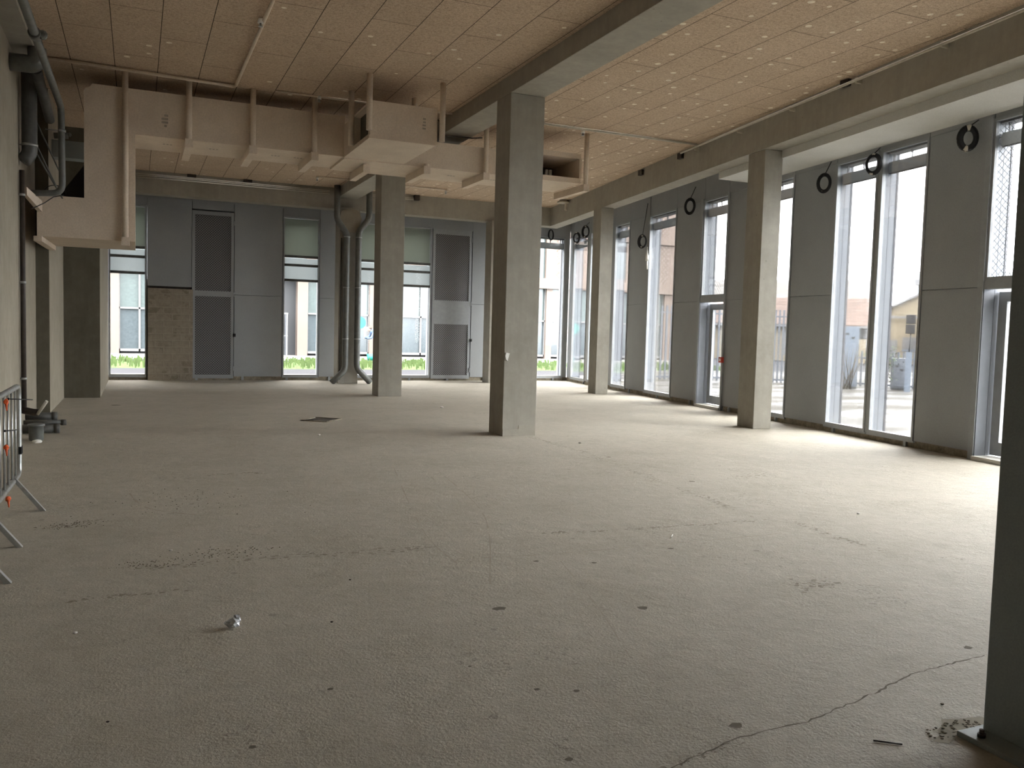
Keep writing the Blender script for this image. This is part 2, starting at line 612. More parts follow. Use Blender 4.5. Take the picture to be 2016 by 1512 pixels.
def BK(s, off, z):
    """far facade frame"""
    return (s, YD+off, z)


def xbeam(y):
    return 7.4335+0.1522*y


SCORN = YD/math.cos(FA)   # facade corner

# ------------------------------------------------------------------ floor, ceiling, walls
b = MB()
xc = FX0+0.1359*YD
b.prism([(XW-0.5, YMIN-0.3), (FX0+0.1359*YMIN+0.1, YMIN-0.3), (xc+0.05, YD+0.02), (XW-0.5, YD+0.02)], -0.2, 0.0)
floor = tag(b.build('floor', M['floor']), 'dusty raw concrete floor slab of the empty hall', 'floor', kind='structure')

b = MB()
b.prism([(XW-0.5, YMIN-0.3), (FX0+0.1359*YMIN+0.3, YMIN-0.3), (xc+0.3, YD+0.3), (XW-0.5, YD+0.3)], ZC, ZC+0.25)
k0 = int((XW-0.27)/0.546)-1
for k in range(k0, 22):
    x0 = 0.27+0.546*k
    for j in range(-4, 14):
        yj = 9.80+1.9*j+(0.95 if k % 2 else 0.0)
        for dx, dy in ((0.12, 0.14), (0.43, 0.16), (0.12, 1.74), (0.43, 1.76), (0.27, 0.95), (0.13, 0.62), (0.42, 1.3)):
            x, y = x0+dx+random.uniform(-.04, .04), yj+dy+random.uniform(-.07, .07)
            if x < 5.3 and (random.random() > 0.16):
                continue
            if random.random() < 0.30 or x < XW or x > xbeam(y)-0.05 or (4.65 < x < 5.3) or y > YDB-0.1 or y < 1:
                continue
            b.disc((x, y, ZC-0.0015), random.uniform(0.024, 0.042), 10, (0, 0, -1), 1)
ceil = tag(b.build('ceiling', [M['ceil'], M['dot']]), 'ceiling of tan wood wool boards with pale filled plugs', 'ceiling', kind='structure')

# left wall: near part, set-back strip, second bay and projecting pier
b = MB()
b.box(XW-0.5, XW, YMIN, 12.55, 0, ZC)
b.box(XW-0.5, XW-0.09, 12.55, 15.1, 0, ZC)
b.box(XW-0.5, -1.245, 15.1, 17.9, 0, ZC)
b.box(XW-0.5, -0.635, 17.9, YD+0.02, 0, ZC)
wl = b.build('wall_left', M['wallconc'])
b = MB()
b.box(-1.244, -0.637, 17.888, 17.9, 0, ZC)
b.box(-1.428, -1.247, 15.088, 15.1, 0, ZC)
b.build('shade_stain_face', M['shade_stain'], wl)  # shade on the front faces of pier and step, painted as darker stained slabs
tag(wl, 'stained raw concrete wall with a projecting pier on the left', 'wall', kind='structure')
b = MB()
b.box(XW-0.5, FX0+0.1359*YMIN, YMIN-0.3, YMIN, 0, ZC)
wfnt = tag(b.build('wall_front', M['wallconc']), 'plain concrete wall behind the viewer', 'wall', kind='structure')

# windows ------------------------------------------------------------
wcount = 0


def window(fr, s0, s1, z0, z1, label, far_is_high=True, blinds=True, screens=False, mesh=False, depth=0.26, name='window', root=None):
    global wcount
    if root is None:
        wcount += 1
        root = empty('%s_%d' % (name, wcount), fr((s0+s1)/2, 0, z0), label, 'window', kind='structure')
    w = 0.035
    b = MB()
    for a0, a1, c0, c1 in ((s0, s0+w, z0, z1), (s1-w, s1, z0, z1), (s0+w, s1-w, z0, z0+0.05), (s0+w, s1-w, z1-w, z1)):
        b.box(a0, a1, -0.012, 0.045, c0, c1, fr)
    b.build('frame', M['frame'], root)
    b = MB()
    b.box(s0+w, s1-w, 0.018, 0.026, z0+0.05, z1-w, fr)
    b.build('glass', M['glass'], root)
    if screens:
        depth = 0.14
    b = MB()   # side, head and sill linings in two folded strips with a shadow gap
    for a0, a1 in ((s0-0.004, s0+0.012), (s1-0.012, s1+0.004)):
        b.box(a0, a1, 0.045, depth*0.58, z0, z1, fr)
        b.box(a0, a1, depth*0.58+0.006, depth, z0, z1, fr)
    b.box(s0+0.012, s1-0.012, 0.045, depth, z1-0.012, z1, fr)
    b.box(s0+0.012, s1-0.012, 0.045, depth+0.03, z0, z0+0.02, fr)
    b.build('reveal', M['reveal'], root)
    b = MB()
    for a0, a1 in ((s0-0.01, s0+0.022), (s1-0.022, s1+0.01)):
        b.box(a0, a1, depth+0.001, depth+0.03, z0, z1, fr)
    b.build('outer_edge', M['darkedge'], root)
    if blinds:
        b = MB()
        b.box(s0+0.03, s1-0.03, 0.09, 0.19, z1-0.33, z1-0.17, fr)
        b.build('blind_box', M['blindbox'], root)
        b = MB()
        b.box(s0+0.03, s1-0.03, 0.05, 0.22, z1-0.06, z1-0.02, fr)
        for k in range(3):
            s = s0+0.12+(s1-s0-0.24)*k/2
            b.box(s-0.008, s+0.008, 0.10, 0.13, z1-0.18, z1-0.05, fr)
        b.box(s0+0.03, s1-0.03, 0.10, 0.115, z1-0.345, z1-0.33, fr)
        b.build('blind_bracket', M['darkedge'], root)
    if screens:
        for zz in (3.26, 3.035, 2.64):
            b = MB()
            b.box(s0+w, s1-w, -0.01, 0.05, zz-0.035, zz+0.03, fr)
            b.build('transom', M['darkpipe'], root)
        b = MB()
        b.box(s0+0.02, s1-0.02, 0.10, 0.104, 3.26, z1-0.03, fr)
        b.build('upper_screen', M['screen_up'], root)
        b = MB()
        b.box(s0+0.02, s1-0.02, 0.10, 0.104, 2.64, 3.22, fr)
        b.build('lower_screen', M['screen_lo'], root)
    if mesh:
        b = MB()
        b.quad([fr(s0+0.02, 0.06, z0+0.03), fr(s1-0.02, 0.06, z0+0.03), fr(s1-0.02, 0.06, z1-0.02), fr(s0+0.02, 0.06, z1-0.02)])
        org = Vector(fr(s0, 0, 0))
        b.build('wire_mesh', M['wire'], root, uvfn=lambda c: (math.hypot(c.x-org.x, c.y-org.y), c.z))
    return root


def door(fr, s0, s1, label, n):
    root = empty('door_%d' % n, fr((s0+s1)/2, 0, 0), label, 'door', kind='structure')
    # fixed mesh-covered transom light
    window(fr, s0, s1, 2.27, 4.28, None, mesh=True, root=root)
    b = MB()
    b.box(s0, s1, -0.02, 0.10, 2.17, 2.27, fr)
    b.build('transom_bar', M['frame'], root)
    b = MB()
    for a0, a1 in ((s0-0.004, s0+0.012), (s1-0.012, s1+0.004)):
        b.box(a0, a1, -0.02, 0.14, 0.05, 2.17, fr)
        b.box(a0, a1, 0.146, 0.26, 0.05, 2.17, fr)
    b.build('reveal', M['reveal'], root)
    b = MB()
    b.box(s0-0.05, s0+0.0, -0.035, 0.02, 0, 4.30, fr)
    b.box(s1, s1+0.085, -0.035, 0.02, 0, 4.30, fr)
    b.build('frame', M['frame'], root)
    b = MB()
    b.box(s0, s1, -0.06, 0.28, 0.0, 0.055, fr)
    b.build('threshold', M['plaster'], root)
    lf = MB()   # leaf stile and rail frame
    a0, a1, o0, o1 = s0+0.02, s1-0.03, 0.20, 0.25
    for q in ((a0, a0+0.11, 0.07, 2.14), (a1-0.13, a1, 0.07, 2.14), (a0+0.11, a1-0.13, 0.07, 0.24), (a0+0.11, a1-0.13, 2.02, 2.14)):
        lf.box(q[0], q[1], o0, o1, q[2], q[3], fr)
    leaf = lf.build('leaf', M['frame'], root)
    b = MB()
    b.box(a0+0.11, a1-0.13, 0.222, 0.228, 0.24, 2.02, fr)
    b.build('glass', M['glass'], root)
    b = MB()
    h = [fr(a0+0.17+0.0, 0.165, 1.38), fr(a0+0.15, 0.14, 1.30), fr(a0+0.2, 0.14, 1.24), fr(a0+0.26, 0.14, 1.28), fr(a0+0.26, 0.14, 1.36), fr(a0+0.2, 0.165, 1.42)]
    b.tube(h, 0.016, 8, closed=True)
    b.tube([fr(a0+0.2, 0.165, 1.27), fr(a0+0.2, 0.2, 1.27)], 0.012, 8)
    b.build('handle', M['black'], root)
    return root


ZT = 4.28
fac_open = []
W = lambda s0, s1, label, **k: (fac_open.append((s0, s1)), window(FR, s0, s1, 0.10, ZT, label, **k))
W(21.62, 22.78, 'right-hand facade window nearest the far corner')
W(20.42, 21.42, 'right-hand facade window paired with the one at the far corner')
W(18.73, 19.67, 'narrow tall window just right of the farthest right-hand column')
W(16.20, 17.59, 'tall window with pink building and slatted fence seen outside')
fac_open.append((13.97, 14.95))
door(FR, 13.97, 14.95, 'glazed door with wire-meshed light above, left of the near right column', 1)
W(11.79, 12.90, 'narrow slot of window immediately right of the near right-hand column')
W(9.69, 10.66, 'left half of the wide bright double window on the right')
W(8.68, 9.62, 'right half of the wide bright double window on the right')
fac_open.append((6.50, 7.59))
door(FR, 6.50, 7.59, 'glazed door in the right wall half hidden by the grey steel post', 2)
for a in (5.2, 4.1, 2.0):  # windows added out of view to bring more daylight onto the near floor
    W(a, a+1.04, 'unseen tall window added to the right wall beyond the steel post for daylight')

# right wall cladding
wr = empty('wall_right', FR(10, 0, 0), 'grey metal clad right-hand facade between tall windows', 'wall', kind='structure')
opn = sorted(fac_open)
edges = [-9.0]
for a, c in opn:
    edges += [a, c]
edges.append(SCORN-0.30)
for i in range(0, len(edges), 2):
    a, c = edges[i], edges[i+1]
    if c-a < 0.01:
        continue
    gap = 0.012 if c-a > 0.3 else 0.003
    b = MB()
    b.box(a+gap, c-gap, 0.0, 0.27, 0.10, 2.19, FR)
    b.box(a+gap, c-gap, 0.0, 0.27, 2.198, ZT, FR)
    b.box(a, c, 0.03, 0.26, 0.10, ZT, FR)
    if c-a > 1.2:
        b.box(a+gap, a+0.025, -0.004, 0.0, 0.10, ZT, FR)
    b.build('wall_panel', M['panel'], wr)
b = MB()
allb = sorted(set([e for e in edges]))
for i in range(len(allb)-1):
    b.box(allb[i]+0.006, allb[i+1]-0.006, 0.0, 0.27, ZT+0.004, ZC, FR)
b.box(-9.0, SCORN, 0.02, 0.26, ZT, ZC, FR)
b.build('head_panel', M['panel'], wr)
b = MB()
for a, c in ((-9.0, 6.44), (7.69, 13.92), (15.04, SCORN)):
    b.box(a, c, 0.03, 0.27, 0.0, 0.10, FR)
b.build('plinth', M['plinth'], wr)
b = MB()
s = -8.9
while s < SCORN-0.2:
    if not any(p-0.06 < s < q+0.1 for p, q in ((6.5, 7.59), (13.97, 14.95))):
        b.box(s, s+0.05, -0.008, 0.03, 0.0, 0.095, FR)
    s += 1.61
for a, c in opn:
    if c-a > 0.9 and (a, c) not in ((6.50, 7.59), (13.97, 14.95)):
        b.box(a-0.02, c+0.02, -0.012, 0.02, 0.072, 0.10, FR)
b.build('base_rail', M['frame'], wr)

# far wall ------------------------------------------------------------
wb_ = empty('wall_back', (5, YD, 0), 'dark grey panelled far facade between windows', 'wall', kind='structure')
bk_open = [(-0.625, 0.215), (3.50, 4.44), (5.36, 6.32), (6.36, 7.56), (9.75, 10.80), (10.84, 11.76)]
for (a, c), lab in zip(bk_open, ('far window at the left, beside the block-walled bay', 'far window in the middle, left of the two drainpipes',
                                 'far window seen between the drainpipes and the far grid column', 'far window right of the far grid column, left of a lattice door',
                                 'corner window facing the pink building, hidden half', 'corner window facing the pink building')):
    window(BK, a, c, 0.10, ZT, lab, screens=a < 7, blinds=a > 9, depth=0.2)


def wallbox(a, c, z0, z1, off0=0.0, name='wall_panel', mat='panel', fr=BK, par=None, off1=0.27):
    b = MB()
    b.box(a, c, off0, off1, z0, z1, fr)
    return b.build(name, M[mat], par or wb_)


wallbox(0.235, 1.262, 2.34, ZT+0.2)
wallbox(1.27, 2.27, 4.30, ZC)
wallbox(2.285, 3.485, 2.198, ZC)
wallbox(2.285, 3.485, 0.10, 2.19)
wallbox(4.455, 4.93, 2.198, ZC)
wallbox(4.455, 4.93, 0.10, 2.19)
wallbox(4.94, 5.345, 0.10, ZC)
wallbox(8.79, 9.735, 2.198, ZC)
wallbox(8.79, 9.735, 0.10, 2.19)
wallbox(11.77, 11.90, 0.10, ZC)
for a, c in bk_open:
    wallbox(a, c+0.01, ZT+0.004, ZC, name='head_panel')
wallbox(-1.9, 12.1, ZT+0.2, ZC, 0.02, 'head_panel')
wallbox(0.215, 1.262, 0.0, 2.5, 0.16, 'head_panel')
wallbox(7.57, 8.785, 4.26, ZC, 0.0, 'head_panel')
b = MB()
for a, c in ((-0.7, 0.23), (1.29, 12.0)):
    b.box(a, c, 0.03, 0.2, 0, 0.10, BK)
b.build('plinth', M['plinth'], wb_)
b = MB()
x = 1.35
while x < 11.8:
    b.box(x, x+0.06, -0.008, 0.03, 0, 0.095, BK)
    x += 1.12
for a, c in bk_open:
    b.box(a, c, -0.012, 0.03, 0.07, 0.10, BK)
b.build('base_rail', M['frame'], wb_)
b = MB()
for a, c in ((-1.9, -0.64), (0.222, 3.49), (4.45, 5.35), (7.57, 9.74), (11.78, 12.05)):
    b.box(a, c, 0.275, 0.40, -0.1, ZC, BK)
b.box(-1.9, 12.05, 0.275, 0.40, ZT+0.02, ZC, BK)
b.build('light_leak_backing', M['frame'], wb_)  # unseen backing added to block daylight leaking between the far wall panels
# corner post
b = MB()
b.box(SCORN-0.30, SCORN+0.05, 0.05, 0.20, 0.0, ZC, FR)
b.build('corner_post', M['frame'], wb_)


def lattice_door(s0, s1, label, n, z=((0.14, 2.13), (2.27, 4.17)), solid=None, bolt=True):
    root = empty('door_%d' % n, (s0, YD, 0), label, 'door', kind='structure')
    b = MB()
    w = 0.07
    zs = [0.05]
    for a, c in z:
        zs += [a, c]
    zs.append(4.26)
    b.box(s0, s0+w, -0.01, 0.05, 0.05, 4.26, BK)
    b.box(s1-w, s1, -0.01, 0.05, 0.05, 4.26, BK)
    for i in range(0, len(zs), 2):
        b.box(s0+w, s1-w, -0.01, 0.05, zs[i], zs[i+1], BK)
    b.build('frame', M['frame'] if s0 > 5 else M['panel'], root)
    for a, c in z:
        b = MB()
        b.box(s0+w-0.01, s1-w+0.01, 0.008, 0.03, a-0.01, c+0.01, BK)
        b.build('lattice', M['lattice'], root, uvfn=lambda q: (q.x, q.z))
    b = MB()
    b.box(s0, s1, 0.06, 0.2, 0.05, 4.28, BK)
    b.build('backing', M['panel'], root)
    b = MB()
    b.box(s1-0.015, s1+0.05, -0.05, -0.005, 1.12, 1.20, BK)
    b.tube([BK(s1+0.02, -0.05, 1.16), BK(s1+0.02, -0.09, 1.16)], 0.02, 8)
    b.build('latch', M['black'], root)
    b = MB()
    for zz in (0.3, 4.0, 2.2):
        b.box(s1-0.012, s1+0.012, -0.03, -0.01, zz-0.06, zz+0.06, BK)
    b.build('hinge', M['frame'], root)
    return root


lattice_door(1.27, 2.27, 'lattice-panelled door beside the block-walled bay', 3)
lattice_door(7.60, 8.76, 'lattice-panelled door with blank middle, right of the far window', 4, ((0.15, 1.60), (2.27, 4.12)))

# block infill
b = MB()
b.box(0.245, 1.285, -0.10, 0.15, 0, 2.28, BK)
bw = tag(b.build('block_infill', M['brick'], wb_), 'rough mortar-smeared blockwork infill')
b = MB()
b.box(0.245, 1.285, 0.05, 0.15, 2.28, 2.34, BK)
b.build('gap_board', M['rust'], bw)

# ------------------------------------------------------------------ columns and beams
def column(x0, x1, y0, y1, z1, label, name='concrete_column', rot=None, mat='conc', patch=False):
    b = MB()
    cx, cy = (x0+x1)/2, (y0+y1)/2
    if rot is None:
        b.box(x0, x1, y0, y1, 0, z1)
    else:   # turned about its near-left corner
        c, s = math.cos(rot), math.sin(rot)
        b.box(0, x1-x0, 0, y1-y0, 0, z1, lambda x, y, z: (x0+x*c+y*s, y0-x*s+y*c, z))
    o = b.build(name, M[mat], loc=(cx, cy, 0), bevel=0.008)
    return tag(o, label, 'column')


c_mid = column(4.70, 5.218, 10.97, 11.47, ZM, 'big square concrete column in the middle, with a scrap of tape')
column(4.70, 5.218, 17.74, 18.24, ZM, 'square concrete column behind the middle one, under the duct')
column(9.13, 9.455, 11.01, 11.50, 4.465, 'right-hand concrete column nearest the viewer, under the edge beam', rot=FA)
column(10.14, 10.46, 18.02, 18.52, 4.465, 'far right-hand concrete column under the edge beam', rot=FA)
column(8.92, 9.42, 21.9, 22.35, 4.465, 'concrete column at the far wall peeking out behind the middle column')
cp = column(4.70, 5.218, 21.75, 22.25, 4.465, 'concrete column at the far wall between two grey drainpipes')
column(4.70, 5.218, -2.57, -2.07, ZM, 'concrete column behind the viewer, out of the picture')

b = MB()   # rounded haunch of pale concrete at the head of the piped column
prof = [(4.84, 3.85), (5.10, 3.85), (5.20, 4.0), (5.25, 4.2), (5.20, 4.36), (5.12, 4.42), (4.80, 4.42), (4.72, 4.36), (4.69, 4.2), (4.74, 4.0)]
pts0 = [(x, 21.70, z) for x, z in prof]
pts1 = [(x, 21.751, z) for x, z in prof]
va = [b.bm.verts.new(p) for p in pts0]
vb = [b.bm.verts.new(p) for p in pts1]
b.bm.faces.new(va)
b.bm.faces.new(list(reversed(vb)))
for i in range(len(prof)):
    j = (i+1) % len(prof)
    b.bm.faces.new((va[i], vb[i], vb[j], va[j]))
b.build('pale_haunch', M['wallconc'], cp)

b = MB()
b.box(4.70, 5.218, YMIN, YDB, ZM, ZC)
tag(b.build('concrete_beam', M['conc2'], bevel=0.006), 'concrete downstand beam running into the depth over the middle columns', 'beam')
b = MB()
b.box(-0.7, xbeam(YDB)+0.05, YDB, YDB+0.42, ZB, ZC)
tag(b.build('concrete_beam', M['conc2']), 'concrete edge beam across the far wall', 'beam')
b = MB()
ym = YMIN
b.prism([(xbeam(ym), ym), (xbeam(ym)+0.40, ym), (xbeam(YDB+0.5)+0.34, YDB+0.42), (xbeam(YDB+0.42), YDB+0.42)], ZB, ZC)
tag(b.build('concrete_beam', M['conc2']), 'slanting concrete edge beam along the right-hand windows', 'beam')
b = MB()
b.box(XW, -1.10, YMIN, 12.3, 4.62, ZC)
tag(b.build('concrete_beam', M['conc2']), 'concrete beam along the top of the left wall', 'beam')
# white plastered soffit between edge beam and facade, near half only
b = MB()
y1 = 13.0
b.prism([(xbeam(ym)+0.33, ym), (FX0+0.1359*ym, ym), (FX0+0.1359*y1-0.0, y1), (xbeam(y1)+0.33, y1)], 4.345, ZB-0.001)
tag(b.build('trim_1', M['plaster']), 'white plastered soffit box above the near right-hand windows', 'soffit', kind='structure')

# foot patches of pale mortar on the middle column
b = MB()
b.box(4.705, 5.21, 10.962, 10.969, 0.0, 0.10)
b.box(4.95, 5.21, 10.962, 10.969, 0.10, 0.15)
b.build('mortar_patch', M['conc2'], c_mid)
b = MB()
b.prism([(4.712, 1.13), (4.722, 1.08), (4.75, 1.06), (4.752, 1.09), (4.775, 1.165), (4.722, 1.178)], 0, 0.008, lambda x, y, z: (x, 10.962-z*2, y))
b.build('tape_scrap', M['white'], c_mid)

# ------------------------------------------------------------------ duct
def ln(name, boxes, mat, parent):
    b = MB()
    for q in boxes:
        b.box(*q)
    return b.build(name, M[mat], parent)


duct = empty('ventilation_duct', (2.5, 14.2, 4.15), 'beige boarded ventilation duct hung from the ceiling across the hall', 'duct')
YF, YB = 13.62, 14.72
b = MB()   # left riser seen from the front with a chipped top corner, run and low box in one outline
pr = [(-0.68, 3.19), (-1.27, 3.19), (-1.27, 2.62), (-0.02, 2.62), (-0.02, 4.15), (3.0, 4.15), (3.0, 4.78), (-0.57, 4.79), (-0.61, 4.74), (-0.66, 4.72), (-0.68, 4.68)]
def slab(b, pr, y0, y1):
    va = [b.bm.verts.new((x, y0, z)) for x, z in pr]
    vb = [b.bm.verts.new((x, y1, z)) for x, z in pr]
    b.bm.faces.new(va)
    b.bm.faces.new(list(reversed(vb)))
    n = len(pr)
    for i in range(n):
        j = (i+1) % n
        b.bm.faces.new((va[i], vb[i], vb[j], va[j]))
slab(b, pr, YF, YB)
b.build('main_run', M['duct'], duct)
b = MB()
b.box(-1.27, -0.02, YB, 15.35, 2.62, 3.19)
b.build('low_box', M['duct'], duct)
b = MB()   # outlet box pushed forward, open on its left side
x0, x1, y0, z0, z1 = 2.99, 3.975, 11.95, 4.165, 4.645
t_ = 0.03
b.box(x0, x1, y0, YF-0.001, z0, z0+t_)
b.box(x0, x1, y0, YF-0.001, z1-t_, z1)
b.box(x0, x1, y0, y0+t_, z0+t_, z1-t_)
b.box(x1-t_, x1, y0+t_, YF-0.001, z0+t_, z1-t_)
b.box(x0, x0+t_, 12.92, YF-0.001, z0+t_, z1-t_)
b.box(x0, x0+t_, y0+t_, 12.06, z0+t_, z1-t_)
b.box(x0+t_, x1-t_, 12.95, 12.98, z0+t_, z1-t_)
b.box(x0-0.02, x1+0.01, y0-0.02, y0+0.03, z0-0.045, z0-0.001)
b.box(x0, x1, y0+0.03, YF, z0-0.03, z0-0.001)
b.build('outlet_box', M['duct'], duct)
ln('outlet_opening', [(x0+0.1, x0+0.11, 12.06, 12.94, z0+t_+.001, z1-t_-.001)], 'ductin', duct)
b = MB()   # right run, open at the front near its end
ze0, ze1 = 4.12, 4.55
b.box(3.0, 6.42, YF, YB, ze0, ze1)
b.box(6.42, 7.22, YF, YB, ze0, ze0+0.09)
b.box(6.42, 7.22, YF, YB, ze1-0.0, ze1+0.09)
b.box(7.19, 7.24, YF, YB, ze0+0.09, ze1)
b.box(6.42, 7.19, YB-0.03, YB, ze0+0.09, ze1)
b.build('right_run', M['duct'], duct)
ln('outlet_opening', [(6.43, 7.19, YB-0.05, YB-0.032, ze0+0.091, ze1-0.001)], 'ductin', duct)
b = MB()
for xx in (6.66, 6.74):
    b.tube([(xx, YF+0.25, ze0+0.09), (xx, YF+0.25, ze0+0.23)], 0.032, 12)
b.build('sleeve', M['steel'], duct)
# ink stamps on the boards
def stamp(boxes):
    b = MB()
    for q in boxes:
        b.box(*q)
    tag(b.build('ink_stamp', M['stamp'], duct), 'faint grey ink stamp', kind='stuff')


random.seed(2)
stamp([(0.33+0.018*c, 0.345+0.018*c, YF-0.003, YF-0.001, 4.30+0.05*k, 4.33+0.05*k) for k in range(4) for c in range(5) if random.random() < .8])
stamp([(3.76+random.uniform(-.01, .01), 3.80, 11.948, 11.9495, 4.33+0.045*k, 4.355+0.045*k) for k in range(4)])
for x in (0.36, 1.02, 1.95, 2.3, 4.9, 5.7):
    stamp([(x+0.05*k, x+0.05*k+0.03, 14.1, 14.16, (4.148 if x < 3 else 4.118), (4.1495 if x < 3 else 4.1195)) for k in range(3)])

def hanger(x, y, ztop, zb, back=1.15):
    b = MB()
    b.tube([(x, y, zb+0.02), (x, y, ztop)], 0.042, 14)
    h = b.build('hanger', M['duct'], duct)
    if back:
        b = MB()
        b.box(x-0.055, x+0.055, y-0.04, y+back, zb-0.10, zb+0.02)
        b.build('bracket', M['duct'], h)


HY = 13.555
hanger(-0.15, HY, ZC, 2.65, 0.3)
for x in (0.70, 1.60, 2.52):
    hanger(x, HY, ZC, 4.13)
hanger(2.945, 12.93, ZC, 4.17, 0)
hanger(2.965, 11.91, ZC, 4.20, 0)
hanger(4.02, 11.86, ZC, 4.15, 0)
hanger(3.90, 12.85, ZC, 4.66, 0)
hanger(3.42, 13.9, 4.12, 4.09, 0.95)
hanger(4.34, HY, 4.16, 4.10, 1.0)
hanger(5.38, HY, ZC, 4.10, 1.0)
hanger(6.32, HY+1.3, ZC, 4.60, 0)
hanger(7.29, HY, ZC, 4.08, 1.15)
b = MB()   # left bracket of the low box
b.hexa([(-1.30, 13.5, 2.54), (-1.20, 13.5, 2.54), (-1.16, 15.2, 2.54), (-1.26, 15.2, 2.54), (-1.30, 13.5, 2.61), (-1.20, 13.5, 2.61), (-1.16, 15.2, 2.61), (-1.26, 15.2, 2.61)])
b.build('corner_bracket', M['duct'], duct)
b = MB()
b.hexa([(-1.325, 12.60, 3.04), (-1.28, 12.55, 3.04), (-1.20, 13.59, 2.95), (-1.26, 13.59, 2.95), (-1.325, 12.60, 3.14), (-1.28, 12.55, 3.14), (-1.20, 13.59, 3.10), (-1.26, 13.59, 3.10)])
b.build('side_strut', M['duct'], duct)

# dark bay behind the duct: hanging rubber sheet, cross braces, wall beam
b = MB()
slab(b, [(-1.05, 3.2), (-0.69, 3.2), (-0.69, 3.72)], 14.0, 14.06)
tag(b.build('rubber_sheet', M['black']), 'black sheet of insulation hanging behind the low duct box', 'insulation')
b = MB()
b.box(-1.24, -0.62, 15.6, 15.9, 4.05, 4.32)
tag(b.build('steel_lintel', M['steelcol']), 'dark lintel behind the duct riser', 'lintel')
b = MB()
b.blob((-0.98, 15.5, 4.40), 0.03, 0.03, 0.035, 2)
b.tube([(-1.2, 15.5, 4.36), (-1.0, 15.5, 4.38)], 0.05, 10)
tag(b.build('pipe_fitting', M['pipe']), 'pipe fitting above the dark lintel behind the riser', 'pipe fitting')
for (p, q), lab in zip((((-1.25, 13.0, 4.15), (-0.93, 13.3, 3.40)), ((-1.24, 12.9, 3.70), (-0.93, 13.3, 3.12)), ((-1.22, 12.95, 3.78), (-0.95, 13.35, 3.15))),
                       ('upper thin brace rod left of the duct riser', 'lower thin brace rod left of the duct riser', 'middle thin brace rod left of the duct riser')):
    b = MB()
    b.tube([p, q], 0.010, 6)
    tag(b.build('brace_rod', M['pipe']), lab, 'rod', 'brace rods beside the riser')

# ------------------------------------------------------------------ pipes of the left wall
def pipe_obj(name, pts, r, mat, label, bend=0.1, clamps=(), seg=16, cat='pipe', cr=None):
    b = MB()
    b.tube(pts, r, seg, bend=bend)
    o = b.build(name, M[mat])
    tag(o, label, cat)
    for (x, y, z, ax) in clamps:
        b = MB()
        rr = (cr or r)+0.006
        d = {'z': Vector((0, 0, 0.015)), 'y': Vector((0, 0.015, 0)), 'x': Vector((0.015, 0, 0))}[ax]
        b.tube([Vector((x, y, z))-d, Vector((x, y, z))+d], rr, seg)
        if ax == 'z':
            b.tube([(x, y, z), (max(x-0.2, XW+0.002), y, z)], 0.008, 6)
        b.build('clamp', M['steel'], o)
    return o


spm = pipe_obj('sprinkler_main', [(-0.93, -2, 4.31), (-0.93, 13.15, 4.31), (-0.92, 13.15, 3.17), (-1.33, 13.15, 3.14)], 0.042, 'pipe',
         'grey pipe along the left wall that drops and turns back beside the duct', 0.13, ((-0.92, 13.15, 4.0, 'z'),))
b = MB()
b.tube([(-1.09, 11.75, 4.42), (-1.06, 13.1, 4.12)], 0.06, 16)
o = tag(b.build('drain_pipe', M['darkpipe']), 'thick dark pipe between the elbow and the duct, high on the left wall', 'pipe')
b = MB()
b.tube([(-0.93, 9.85, 4.31), (-0.93, 9.99, 4.31)], 0.058, 16)
b.build('coupling', M['pipe'], spm)
b = MB()
b.blob((-0.86, 9.92, 4.31), 0.045, 0.04, 0.05, 2)
b.build('boss', M['pipe'], spm)
pipe_obj('downpipe', [(-1.225, 12.35, 4.97), (-1.225, 12.35, 3.52), (-1.30, 12.34, 3.42)], 0.088, 'darkpipe',
         'thick dark vertical downpipe in the left wall corner', 0.14, ((-1.225, 12.35, 3.63, 'z'),))
pipe_obj('elbow_pipe', [(-1.338, 11.55, 4.42), (-1.06, 11.55, 4.42), (-1.06, 11.55, 4.61)], 0.10, 'pipe',
         'shiny grey pipe elbow coming out of the left wall near the ceiling', 0.16)
pipe_obj('conduit', [(-1.30, 12.25, 3.30), (-1.30, 12.25, 0.30)], 0.030, 'rust',
         'thin dark brown pipe running down the left wall to the floor', 0.0,
         ((-1.30, 12.25, 3.0, 'z'), (-1.30, 12.25, 1.92, 'z'), (-1.30, 12.25, 0.72, 'z')))
b = MB()
b.box(-1.335, -1.30, 2.0, 8.9, 3.88, 3.97)
tag(b.build('cable_tray', M['duct']), 'pale cable tray along the top of the left wall', 'cable tray')
b = MB()
b.tube([(-1.25, 12.7, 2.88), (-1.12, 12.95, 3.0), (-1.02, 13.05, 3.1), (-0.9, 13.1, 3.14)], 0.006, 6)
tag(b.build('loose_cable', M['black']), 'thin loose cable drooping below the low pipe', 'cable')
b = MB()
n = 20
b.tube([(-1.03+0.13*math.cos(math.pi*k/n), 13.45, 3.20+0.11*math.sin(math.pi*k/n)) for k in range(n+1)], 0.006, 6)
tag(b.build('loose_cable', M['black']), 'thin cable looped over the edge of the low duct box', 'cable')

